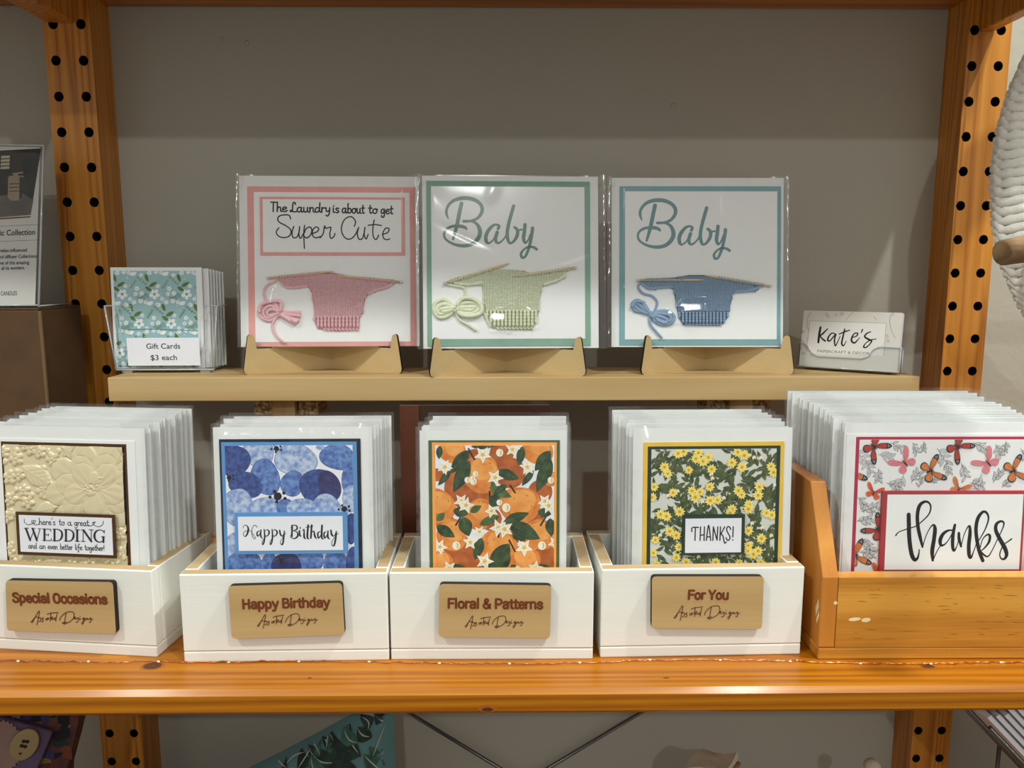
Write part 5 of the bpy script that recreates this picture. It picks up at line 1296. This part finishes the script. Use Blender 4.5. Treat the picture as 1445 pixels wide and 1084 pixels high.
m.box(-bw/2, -bw/2 + .0012, -.001, .0165, 0, lip); m.box(bw/2 - .0012, bw/2, -.001, .0165, 0, lip); m.box(-bw/2, bw/2, -.0022, .0177, -.0012, 0)
m.v = [leaned(v) for v in m.v]; m.build('pocket', M['acrylic'], bh)
m = MB(); m.tube([leaned((p[0], -.0016, p[1])) for p in front[2:]], .0007, 6); m.tube([leaned((-bw/2, -.0016, 0)), leaned((bw/2, -.0016, 0))], .0009, 6)
m.tube([leaned((bw/2, -.0016, 0)), leaned((bw/2, -.0016, lip))], .0008, 6); m.tube([leaned((bw/2, -.0016, lip)), leaned((bw/2, .017, lip))], .0007, 6); m.tube([leaned((bw/2, .017, 0)), leaned((bw/2, .017, lip))], .0008, 6)
m.build('pocket_edge', M['rim'], bh)
m = MB(); m.box(-bw*.42, bw*.42, .002, .018, 0, .0035); m.build('foot', M['acrylic'], bh)
tl = BC.L(1129, 437.5); trr = BC.L(1272, 441)
M['cardgrey'] = plain('warm_grey_card', srgb(214, 206, 198), .55, var=.01); M['cardpale'] = plain('pale_card_panel', srgb(226, 220, 214), .55, var=.01)
bc_h = (tl[1] + trr[1])/2 - .001
for i in range(9):
    dy = .0017*i; f2 = Frame(BC.m @ Vector((0, dy, .0006)), byaw, LE)
    lab = 'front business card with black script lettering in the clear holder' if i == 0 else ('rearmost business card in the clear holder' if i == 8 else f'{ORD[i]} business card from the front in the clear holder')
    o = thing('business_card', lab, 'card', f2, group='business cards in the clear holder')
    m = MB(); m.box(-bw/2 + .002, bw/2 - .002, 0, .0009, 0, bc_h - .0004*(i % 3)); m.build('card', M['cardgrey'] if i == 0 else M['lilacwhite'], o)
    if i == 0:
        Zb = lambda x, y: (1120 + x/9.03, 430 + y/9.03)
        q = [Zb(205,205), Zb(1180,238), Zb(1145,655), Zb(165,625)]
        m = MB(); m.flat([f2.L(p[0], p[1], -.0001) for p in q], -.0001, 0); pn = m.build('name_panel', M['cardpale'], o)
        st = traced(f2, -.0001, [([(205,205),(1180,238)],3.5),([(1180,238),(1145,655)],3.5),([(205,205),(165,625)],3.5)], 9.03, 1120, 430, 3)
        traced(f2, -.0001, [[(190,330),(170,260),(185,150),(230,85)],[(1235,130),(1225,230),(1250,340),(1295,430)],[(660,200),(720,130),(760,100)],[(1060,200),(1020,150)],[(180,420),(150,520),(190,600)]], 9.03, 1120, 430, 4, st)
        rn = random.Random(1)
        for cx, cy in ((420,120),(440,150),(540,130),(600,120),(625,110),(100,350),(80,420),(110,470),(120,340),(90,560),(120,620),(1190,400),(1200,460),(1260,120)):
            traced(f2, -.0001, [[(cx-18,cy),(cx,cy-16),(cx+16,cy+4),(cx,cy+18),(cx-12,cy+8)]], 9.03, 1120, 430, 4, st)
        st.mb.build('line_art', M['greyink'], o)
        KT = [([(342,288),(326,380),(314,482)],[26,30,26]),([(432,308),(372,368),(335,398)],[14,22,16]),([(335,398),(370,440),(402,462)],[16,20,22]),([(530,375),(490,362),(450,400),(434,450),(460,462),(510,405),(538,376)],[14,16,20,22,18,16,14]),([(538,376),(520,450),(530,525),(562,470),(592,402)],[18,20,16,12,10]),
          ([(650,312),(630,400),(612,490),(630,524),(652,500),(668,465)],[18,20,22,18,12,10]),([(580,375),(645,348),(714,325)],[14,18,14]),([(735,422),(800,400),(815,368),(780,364),(745,410),(738,460),(770,488),(812,455),(842,418)],[12,16,18,16,20,24,22,14,8]),([(876,318),(862,358)],[18,10]),
          ([(980,346),(930,368),(905,408),(950,440),(992,462),(970,502),(920,546),(892,536),(920,490),(982,450),(1052,438)],[14,18,20,24,20,14,16,18,12,14,10])]
        traced(f2, -.0002, KT, 9.03, 1120, 430, 16).mb.build('lettering', M['ink'], o)
        m = MB(); typeset(m, 'PAPERCRAFT & DECOR', f2, -.0002, Zb(302, 607), Zb(968, 642), 4.2, 0.0); m.build('tagline', M['greyink'], o)

# ------------------------------------------------------------------ cardboard carton and sign at the left
M['kraft'] = two_tone('kraft_board', srgb(80, 54, 28), srgb(90, 62, 34), 30, .8); M['kraft_edge'] = plain('kraft_fold', srgb(104, 78, 48), .8)
ct = at(55, 434, 0.905); kz = ct.z
kyaw = -0.03
ctn = thing('carton', 'brown cardboard carton behind the wedding cards at the left', 'carton', loc=(0, 0, 0))
KF = Frame(Vector((ct.x, 0.905, Z(Z_SHELF))), kyaw); ctn.matrix_world = KF.m
kh = kz - Z(Z_SHELF); kw = 0.34; kd = 0.085
m = MB(); m.box(-kw, 0, 0, kd, 0, kh - .003); m.build('body', M['kraft'], ctn, bevel=.002)
m = MB(); m.box(-kw + .001, -.001, .0, kd*.5 - .001, kh - .0028, kh - .0004); m.build('flap', M['kraft'], ctn)
m = MB(); m.box(-kw + .001, -.001, kd*.5 + .001, kd, kh - .0028, kh - .0004); m.build('flap', M['kraft'], ctn)
m = MB(); m.tube([(0.0003, 0.0003, 0.002), (0.0003, 0.0003, kh - .004)], .0022, 6); m.build('corner_fold', M['kraft_edge'], ctn)
# slanted acrylic sign holder
sb = at(54.5, 431.5, 0.912); SYAW = 0.10
SF0 = Frame(Vector((sb.x, 0.912, kz)), SYAW)
sg = thing('sign_holder', 'slanted clear acrylic sign holder with printed candle notice on the carton', 'sign', SF0)
SL = 0.235
SF = Frame(Vector((sb.x, 0.912, kz + .0022)), SYAW, SL)
sh = SF.L(88, 206)[1]; sw = 0.15
def sl(p): return tuple(SF0.inv @ (SF.m @ Vector(p)))
def sbuild(m, name, mats, par=sg): m.v = [sl(v) for v in m.v]; return m.build(name, mats, par)
m = MB(); m.box(-sw, 0, -.0016, -.0006, 0, sh); m.box(-sw, 0, .0012, .0022, 0, sh*.995); sbuild(m, 'acrylic_sheet', M['acrylic'])
m = MB(); m.tube([(0, .0003, 0), (0, .0003, sh), (-sw, .0003, sh)], .0013, 6); m.tube([(-sw, -.001, 0), (0, -.001, 0)], .001, 6); sbuild(m, 'sheet_edge', M['rim'])
m = MB(); m.box(-sw, 0, 0, .085, .0001, .0020); m.build('base_sheet', M['acrylic'], sg)
m = MB(); m.tube([(0, 0, .0014), (0, .085, .0014)], .0011, 6); m.build('base_edge', M['rim'], sg)
M['notice'] = plain('notice_paper', srgb(206, 198, 192), .6, var=.01)
yP = .0002
def SQ(pts): return [SF.L(p[0], p[1], yP) for p in zoomed(pts, 4.336, 0, 190)]
m = MB(); m.box(-sw + .002, -.004, yP, yP + .0005, .001, sh - .002); pp = sbuild(m, 'notice', M['notice'])
PM = [two_tone('photo_dark', srgb(24, 18, 14), srgb(52, 42, 36), 60, .6), plain('photo_bottle', srgb(150, 128, 104), .5), plain('photo_floor', srgb(96, 86, 80), .5, var=.2), plain('bronze_bar', srgb(120, 76, 40), .5), M['ink'], plain('photo_shadow', srgb(52, 44, 38), .5), plain('photo_highlight', srgb(186, 168, 146), .5)]
m = MB()
def SP(pts, dy, mi): m.flat(SQ(pts), yP - dy, mi)
SP([(-120,105),(252,84),(188,492),(-180,520)], .0001, 0)
SP([(-160,400),(130,355),(205,400),(188,492),(-180,520)], .00015, 2)
SP([(-180,520),(188,498),(186,508),(-180,532)], .0001, 3)
SP([(50,262),(62,252),(140,252),(152,262),(135,385),(120,402),(70,405),(48,385)], .0002, 1); SP([(120,258),(152,262),(135,385),(118,400)], .00025, 5)
SP([(82,236),(112,234),(112,254),(82,254)], .0002, 1); SP([(72,238),(140,226),(142,238),(74,244)], .00025, 1)
for q in (300, 322, 345): SP([(58,q),(118,q-2),(117,q+3),(58,q+5)], .0003, 5)
for q in range(4):
    SP([(8 - q, 130 + q*22),(62 - q, 128 + q*22),(60 - q, 144 + q*22),(6 - q, 146 + q*22)], .0002, 6)
m.flat(SQ([(-200,570),(280,547),(280,549),(-200,572)]), yP - .0001, 3); m.flat(SQ([(-200,660),(265,643),(265,645),(-200,662)]), yP - .0001, 3)
sbuild(m, 'printed_photo', PM, pp)
m = MB(); Zs = lambda x, y: (x/4.336, 190 + y/4.336)
for text, x0, x1, y0_, y1_, cap in (('ic Collection', 0, 214, 618, 612, 8.6), ('ralian-influenced', 0, 165, 720, 716, 5.4), ('nd diffuser Collections', 0, 224, 758, 753, 5.4), ('ve of this amazing', 0, 178, 796, 792, 5.4), ('all its wonders.', 8, 152, 828, 824, 5.4), ('CANDLES', 4, 104, 984, 982, 6.2)):
    typeset(m, text, SF, yP - .0002, Zs(x0, y0_), Zs(x1, y1_), cap, .016 if text[0] != 'C' else .004, slant=.04 if text.startswith('ic') else 0)
sbuild(m, 'lettering', M['ink'], pp)

# ------------------------------------------------------------------ rope wreath at the right
M['rope'] = plain('cotton_rope', srgb(246, 243, 234), .9, var=.05, scale=220, bump=.5, bscale=900, spec=.1, sheen=.2)
M['drift'] = wood('driftwood', [srgb(92, 66, 42), srgb(134, 104, 72), srgb(160, 128, 92)], 'x', 16, .8, bump=.4); M['driftend'] = wood('driftwood_end', [srgb(84, 58, 36), srgb(140, 108, 74), srgb(164, 132, 96)], 'y', 30, .8, stretch=1)
WY = 0.86
wl = at(1403, 235, WY); we = at(1445, 235, WY); ppm = (we.x-wl.x)/42
Rr = 365*ppm; tr_ = 0.034; wc = Vector((wl.x + Rr, WY, wl.z)); Rc = Rr - tr_
wr = thing('rope_wreath', 'large white rope-wrapped ring with driftwood rod hanging at the far right', 'wreath', loc=wc)
m = MB(); nl = int(2*math.pi*Rr/(13*ppm))
for i in range(nl):
    a0 = 2*math.pi*i/nl; pts = []; rr = []
    for k_ in range(30):
        b_ = 2*math.pi*k_/30; tw_ = (k_/30)*(2*math.pi/nl) 
        q = tr_*1.0 - .004; a = a0 + tw_
        rad = Rc + q*math.cos(b_); pts.append((rad*math.cos(a), q*.75*math.sin(b_), rad*math.sin(a))); rr.append(.0055 + .0008*math.sin(11*b_ + i*1.3))
    m.tube(pts, rr, 7, 0, closed=True)
m.build('rope_ring', M['rope'], wr)
s0 = at(1413, 357, WY - .052)
m = MB(); pts = [(s0.x - wc.x + .30*t_ , WY - .052 - wc.y + .03*t_ + .004*math.sin(7*t_), s0.z - wc.z + .018*t_ + .006*math.sin(5*t_)) for t_ in [k_/12*1.7 for k_ in range(13)]]
m.tube(pts, [.0135 + .0012*math.sin(2.1*k_) for k_ in range(13)], 14)
m.build('driftwood_rod', [M['drift']], wr, bevel=.002)
m = MB()
for q in (.06, .42): m.tube([(pts[0][0] + q, -.052 + .016*math.cos(t_), pts[0][2] + q*.06 + .016*math.sin(t_)) for t_ in [k_/8*2*math.pi for k_ in range(8)]], .003, 6, closed=True)
m.tube([(0, 0, Rc), (0.0, .0, Rc + .5)], .003, 6); m.build('hanging_cord', M['rope'], wr)

# ------------------------------------------------------------------ copper fairy lights along the front of the boxes
fy = thing('fairy_lights', 'thin copper fairy light wire lying along the shelf in front of the boxes', 'fairy lights', loc=(0, .68, Z(Z_SHELF)))
M['copper'] = plain('copper_wire', srgb(206, 128, 84), .25, metallic=1.0); M['bead'] = plain('clear_light_bead', srgb(240, 226, 196), .1, spec=.9)
rn = random.Random(31); pts = []
px = -40
while px < 1490:
    base = 936.5 + 1.6*math.sin(px/90) + (-2.5 if px < 250 else 0) + (-2.0 if px > 870 and px < 1140 else 0)
    p = atz(px, base + rn.uniform(-.8, .8), Z_SHELF); pts.append((p.x, p.y - .68, .0008 + abs(rn.gauss(0, .0004)))); px += 11
m = MB(); m.tube(catmull(pts, 3), .00042, 5); m.tube([(p[0] + .001, p[1] - .0007*math.sin(i*1.9), p[2] + .0003*math.cos(i*1.3) + .0003) for i, p in enumerate(catmull(pts, 3))], .00038, 5)
m.build('wire', M['copper'], fy)
for i in range(6, len(pts), 9):
    m = MB(); p = pts[i]; m.ball((p[0], p[1] - .0004, .0011), .0010, 0, 6, 1.6, 1, 1); m.build('light_bead', M['bead'], fy)

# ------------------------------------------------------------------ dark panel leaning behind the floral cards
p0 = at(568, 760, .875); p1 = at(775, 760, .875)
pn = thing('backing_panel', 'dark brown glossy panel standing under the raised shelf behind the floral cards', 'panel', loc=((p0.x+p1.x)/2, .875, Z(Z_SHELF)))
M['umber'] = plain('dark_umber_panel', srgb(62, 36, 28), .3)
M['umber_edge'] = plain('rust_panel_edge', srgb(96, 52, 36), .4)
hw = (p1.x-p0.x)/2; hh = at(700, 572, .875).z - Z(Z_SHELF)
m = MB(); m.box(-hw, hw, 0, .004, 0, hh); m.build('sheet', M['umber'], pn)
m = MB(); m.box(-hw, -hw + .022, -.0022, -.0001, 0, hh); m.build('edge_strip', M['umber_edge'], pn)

# ------------------------------------------------------------------ things on the shelf below
LOW = Z(-0.80)
M['teal_cloth'] = plain('teal_cloth', srgb(84, 120, 120), .85, var=.04, bump=.2, bscale=700)
CM = [M['teal_cloth'], two_tone('print_dark_leaf', srgb(18, 28, 24), srgb(34, 56, 46), 90, .85), two_tone('print_green_leaf', srgb(36, 66, 54), srgb(58, 92, 74), 90, .85), two_tone('print_maroon', srgb(64, 20, 24), srgb(104, 40, 42), 200, .85), plain('print_tan', srgb(164, 134, 106), .85), plain('print_pale_stem', srgb(150, 160, 150), .85), plain('print_navy', srgb(36, 48, 74), .85)]
cx_ = at(548, 1050, .84)
CF = Frame(Vector((cx_.x - .185, .84, LOW + .012)), 0.0, .14)
cu = thing('cushion', 'teal cushion with dark tropical leaf print on the shelf below', 'cushion', CF)
corn = [CF.L(p[0], p[1], -.03) for p in ((548, 988), (552, 1090))]
hx = corn[0][0]; hzz = corn[0][1]
def coutline(u, v):
    """cushion front: sagging square with drawn out upper right corner"""
    x = -.19 + (hx + .19 + .006*math.sin(math.pi*v))*u
    top = hzz - (hx - x)*.46 - .012*math.sin(math.pi*u)
    top = max(top, .14 + .0*u); z = top*v
    e = (4*u*(1-u))**.55 * (4*v*(1-v))**.55
    return x, z, e
m = MB()
m.grid(lambda u, v: (coutline(u, v)[0], -.004 - .055*coutline(u, v)[2] + .0015*math.sin(40*u + 20*v)*coutline(u, v)[2], coutline(u, v)[1]), 26, 26, 0)
m.grid(lambda u, v: (coutline(u, v)[0], -.004 + .05*coutline(u, v)[2], coutline(u, v)[1]), 26, 26, 0, flip=True)
def cdepth(x, z):
    u = (x + .19)/(hx + .19); top = max(hzz - (hx-x)*.46 - .012*math.sin(math.pi*min(max(u, 0), 1)), .14); v = z/top
    if not (0.015 < u < .985 and 0.015 < v < .985): return None
    return -.0055 - .055*(4*u*(1-u))**.55*(4*v*(1-v))**.55 + .0015*math.sin(40*u+20*v)*(4*u*(1-u))**.55*(4*v*(1-v))**.55
kq = [0]
def cput(poly, mi):
    """print laid on the bulging cloth as a fan of strips"""
    n = len(poly); kq[0] += 1
    h = n//2
    for i in range(h):
        q = [poly[i], poly[(i+1) % n], poly[(-i-1) % n], poly[(-i) % n]]
        v = []
        for p in q:
            d = cdepth(p[0], p[1])
            if d is None: break
            v.append((p[0], d - .0004 - kq[0]*1e-5, p[1]))
        if len(v) == 4:
            if area2([(a[0], a[2]) for a in v]) < 0: v = v[::-1]
            m.add(v, [(0, 1, 2, 3)], mi)
def CQ(x, y): return CF.L(340 + x/5.558, 1000 + y/5.558, -.045)
for x0, y0, x1, y1, wd, mi, bd in ((1150,130,820,100,.020,2,.004),(1160,95,800,140,.012,1,.002),(880,60,560,130,.018,1,-.003),(900,440,640,250,.016,1,.008),(910,400,560,240,.012,2,.010),(640,60,380,260,.016,1,-.004),(640,200,640,380,.014,1,0),(560,130,300,330,.014,1,-.004),(1110,190,1000,470,.020,2,0),(1150,260,1060,470,.016,2,.002),(1040,180,1180,420,.014,1,.004),
    (920,440,800,180,.010,1,.004),(760,470,480,370,.02,1,.006),(520,370,420,520,.016,1,0),(480,400,300,520,.018,1,-.003),(300,380,130,470,.018,1,-.002),(330,300,260,400,.014,6,0),(400,290,330,370,.018,6,0),(430,210,380,260,.010,3,0),(560,260,430,350,.013,4,0),(880,30,680,170,.034,3,-.004),(760,60,700,160,.024,3,0),(900,560,700,400,.02,1,.006),(660,600,520,420,.02,2,.004),(1100,600,940,420,.016,2,0),(1180,560,1120,360,.018,2,0),(900,140,960,260,.012,1,.006),(1130,60,900,60,.016,2,-.002),(1160,220,1010,120,.014,1,.003),(760,230,900,330,.014,2,-.004),(480,260,700,330,.016,1,.006),(420,330,600,420,.02,2,.004),(250,430,420,400,.016,1,.003),(1000,300,880,220,.014,1,.003),(1100,400,1160,300,.014,1,.002),(200,480,330,520,.018,1,0),(820,160,620,140,.016,1,.004)):
    a = CQ(x0, y0); c = CQ(x1, y1); cput(leafpoly(a[0], a[1], c[0], c[1], wd*1.15, 10, bd), mi); 
    a2 = (a[0]*.9 + c[0]*.1, a[1]*.9 + c[1]*.1); cput(leafpoly(a2[0], a2[1], c[0], c[1], .0016, 8, bd), 5 if mi in (1, 2) else 4)
m.build('cover', CM, cu)

# purple floral pouch with wooden button, lower left
M['plum'] = plain('purple_cloth', srgb(84, 66, 94), .85, var=.05, bump=.3, bscale=800); M['buttonwood'] = wood('wooden_button', [srgb(118, 98, 62), srgb(136, 114, 76), srgb(146, 126, 88)], 'x', 6, .6)
FM = [two_tone('patchwork_print', srgb(60, 24, 26), srgb(96, 50, 36), 40, .85), plain('print_violet', srgb(50, 42, 80), .85), plain('print_cream', srgb(112, 104, 106), .85), plain('print_teal', srgb(20, 40, 38), .85), plain('print_rust', srgb(100, 46, 26), .85), plain('print_black', srgb(18, 16, 22), .85), plain('print_gold', srgb(110, 90, 40), .85)]
PY = .80
p0 = at(60, 1084, PY)
BFm = Frame(Vector((p0.x, PY, LOW)), 0.25, .06)
pw_ = thing('fabric_purse', 'purple fabric purse with wooden button and bright floral lining on the shelf below', 'purse', BFm)
def PQ(x, y, d=-.02): return BFm.L(x/6.02, 1000 + y/6.02, d)
body = [PQ(-500,-60), PQ(250,20), PQ(640,0), PQ(640,170), PQ(560,420), PQ(520,560), PQ(430,900)]
zt = max(q[1] for q in body)
bpoly = [(-.10, .0), (PQ(400,900)[0], 0.0)] + [PQ(520,640), PQ(590,380), PQ(640,170), PQ(650,0), PQ(600,-30), PQ(100,-60), (-.10, PQ(0,-60)[1])]
m = MB(); m.slab(bpoly, -.010, .03, 0)
rn = random.Random(5)
xa, xb = PQ(-20, 0)[0], PQ(640, 0)[0]; za, zb_ = PQ(0, 560)[1], PQ(0, -40)[1]
P = Pattern(BFm, (xa, PQ(560, 0)[0], za, PQ(0, -20)[1]), -.0102, 1, 0, 0)
for k_ in range(90):
    x, z = rn.uniform(xa, xb), rn.uniform(za, zb_); 
    if inside_poly(x, z, bpoly): P.put(blob(x, z, rn.uniform(.004, .010), rn.uniform(.003, .007), rn.uniform(0, 3), k_, 14), rn.choice((1, 2, 3, 4, 5, 6, 5)))
b0 = len(m.v); m.add(P.mb.v, P.mb.f); m.m[-len(P.mb.f):] = P.mb.m
m.build('patterned_body', FM, pw_, bevel=0)
flap = [PQ(-300, 20, -.016), PQ(0, 62, -.016), PQ(455, 185, -.016), PQ(380, 370, -.016), PQ(300, 560, -.016), PQ(240, 900, -.016), (-.09, .02)]
m = MB(); m.slab(flap, -.020, -.0125, 0)
m.build('flap', M['plum'], pw_, bevel=.002)
M['furcream'] = plain('cream_tuft', srgb(132, 104, 94), .95, bump=.8, bscale=300)
m = MB(); c = PQ(10, 320, -.021); 
tuft = []
for k_ in range(60):
    a = 2*math.pi*k_/60; r_ = .021*(1 + (.10 if k_ % 2 else -.02)); tuft.append((c[0] + r_*math.cos(a)*.95, c[1] + r_*1.35*math.sin(a)))
m.slab(tuft, -.0222, -.0202, 0); m.build('tufted_patch', M['furcream'], pw_)
bc_ = PQ(210, 302, -.024); m = MB()
bp = ring(bc_[0], bc_[1], .0185, .0135, math.radians(62), 32); m.slab(bp, -.0262, -.0225, 0)
bt = m.build('button', M['buttonwood'], pw_, bevel=.0006)
m = MB()
for dx, dy in ((-8,-22),(22,-20),(-26,16),(4,22)):
    q = PQ(210 + dx, 302 + dy, -.0264); m.flat(ring(q[0], q[1], .0021, n=12), -.0264)
q = PQ(172, 385, -.0264); m.flat([(q[0], q[1] - .0018), (q[0] + .0018, q[1] + .0004), (q[0] + .001, q[1] + .0016), (q[0], q[1] + .0008), (q[0] - .001, q[1] + .0016), (q[0] - .0018, q[1] + .0004)], -.0264)
m.build('button_hole', M['char'], bt)

# cream fabric thing and magazine edges at the lower right
M['cream_cloth'] = two_tone('cream_cloth', srgb(190, 172, 146), srgb(214, 200, 178), 50, .9); M['tan_cloth'] = plain('tan_band', srgb(150, 118, 82), .9)
c = at(1000, 1105, .86)
cs = thing('cloth_bundle', 'small cream cloth bundle with tan band just showing on the shelf below', 'cloth', loc=(c.x, .86, LOW))
m = MB(); hh = at(1000, 1066, .86).z - LOW
m.grid(lambda u, v: ((u-.5)*.085*(1.0 - .25*v) + .004*math.sin(9*v), -.035*math.sin(math.pi*u)*(1-.4*v) , hh*v*(.92 + .10*u + .03*math.sin(math.pi*u*2))), 18, 14)
m.grid(lambda u, v: ((u-.5)*.085*(1.0 - .25*v) + .004*math.sin(9*v), .035*math.sin(math.pi*u)*(1-.4*v), hh*v*(.92 + .10*u + .03*math.sin(math.pi*u*2))), 18, 14, flip=True)
m.grid(lambda u, v: ((u-.5)*.06375 + .004*math.sin(9), (v-.5)*2*.035*math.sin(math.pi*u)*.6, hh*(.92 + .10*u + .03*math.sin(math.pi*u*2))), 18, 4)
m.build('cloth', M['cream_cloth'], cs)
m = MB(); m.tube([((t_-.5)*.066 + .002, -.0365*math.sin(math.pi*t_)*.66 - .002, hh*(.80 + .16*t_)) for t_ in [k_/10 for k_ in range(11)]], .003, 6); m.build('band', M['tan_cloth'], cs)
c = at(1231, 1078, .90)
kb = thing('round_knob', 'small pale round wooden knob just showing on the shelf below', 'knob', loc=(c.x, .90, LOW))
hh = c.z - LOW
m = MB(); m.tube([(0, 0, 0), (0, 0, .004), (0, 0, .006), (0, 0, hh - .012)], [.014, .014, .006, .006], 16); m.build('stem', M['rawpine_z'], kb)
m = MB(); m.ball((0, 0, hh - .004), .0105, 0, 10); m.build('ball', M['cream_cloth'], kb)
mg0 = at(1393, 1014, .80); MA = math.radians(46)
M['printed_edge'] = plain('grey_print', srgb(120, 122, 126), .5)
rk = thing('magazine_rack', 'dark sloping wire rack under the magazines at the lower right edge', 'rack', loc=(mg0.x, .80, LOW))
rl = (mg0.z - LOW)/math.sin(MA) - .004
def slope(d, n_): return (d*math.cos(MA) + n_*math.sin(MA), -d*math.sin(MA) + n_*math.cos(MA))
m = MB(); z0 = mg0.z - LOW
for y in (.01, .075, .14):
    m = MB(); a = slope(.02, -.004); c = slope(rl, -.004); m.tube([(a[0], y, a[1] + z0), (c[0], y, c[1] + z0)], .0025, 6); m.build('slope_rail', M['steel'], rk)
for y in (.01, .14):
    a = slope(.17, -.004); m = MB(); m.tube([(a[0], y, a[1] + z0), (a[0], y, 0)], .0025, 6); m.build('leg', M['steel'], rk)
MN = ["lowest magazine", "second lowest magazine", "third lowest magazine", "third highest magazine", "second highest magazine", "topmost magazine"]
for i in range(6):
    a = slope(.006*(i % 3), .0005 + .0076*i)
    o = thing('magazine', f'{MN[i]} in the sloping stack at the lower right edge', 'magazine', loc=(mg0.x + a[0], .80, mg0.z + a[1]), group='magazines at the lower right edge')
    o.rotation_euler = (0, MA, 0)
    m = MB(); m.box(.0, rl - .06, .0, .15, 0, .0052); m.build('pages', M['lilacwhite'], o)
    m = MB(); m.box(-.001, rl - .06, -.0008, .1505, .0053, .0066); m.build('cover', M['printed_edge'], o)
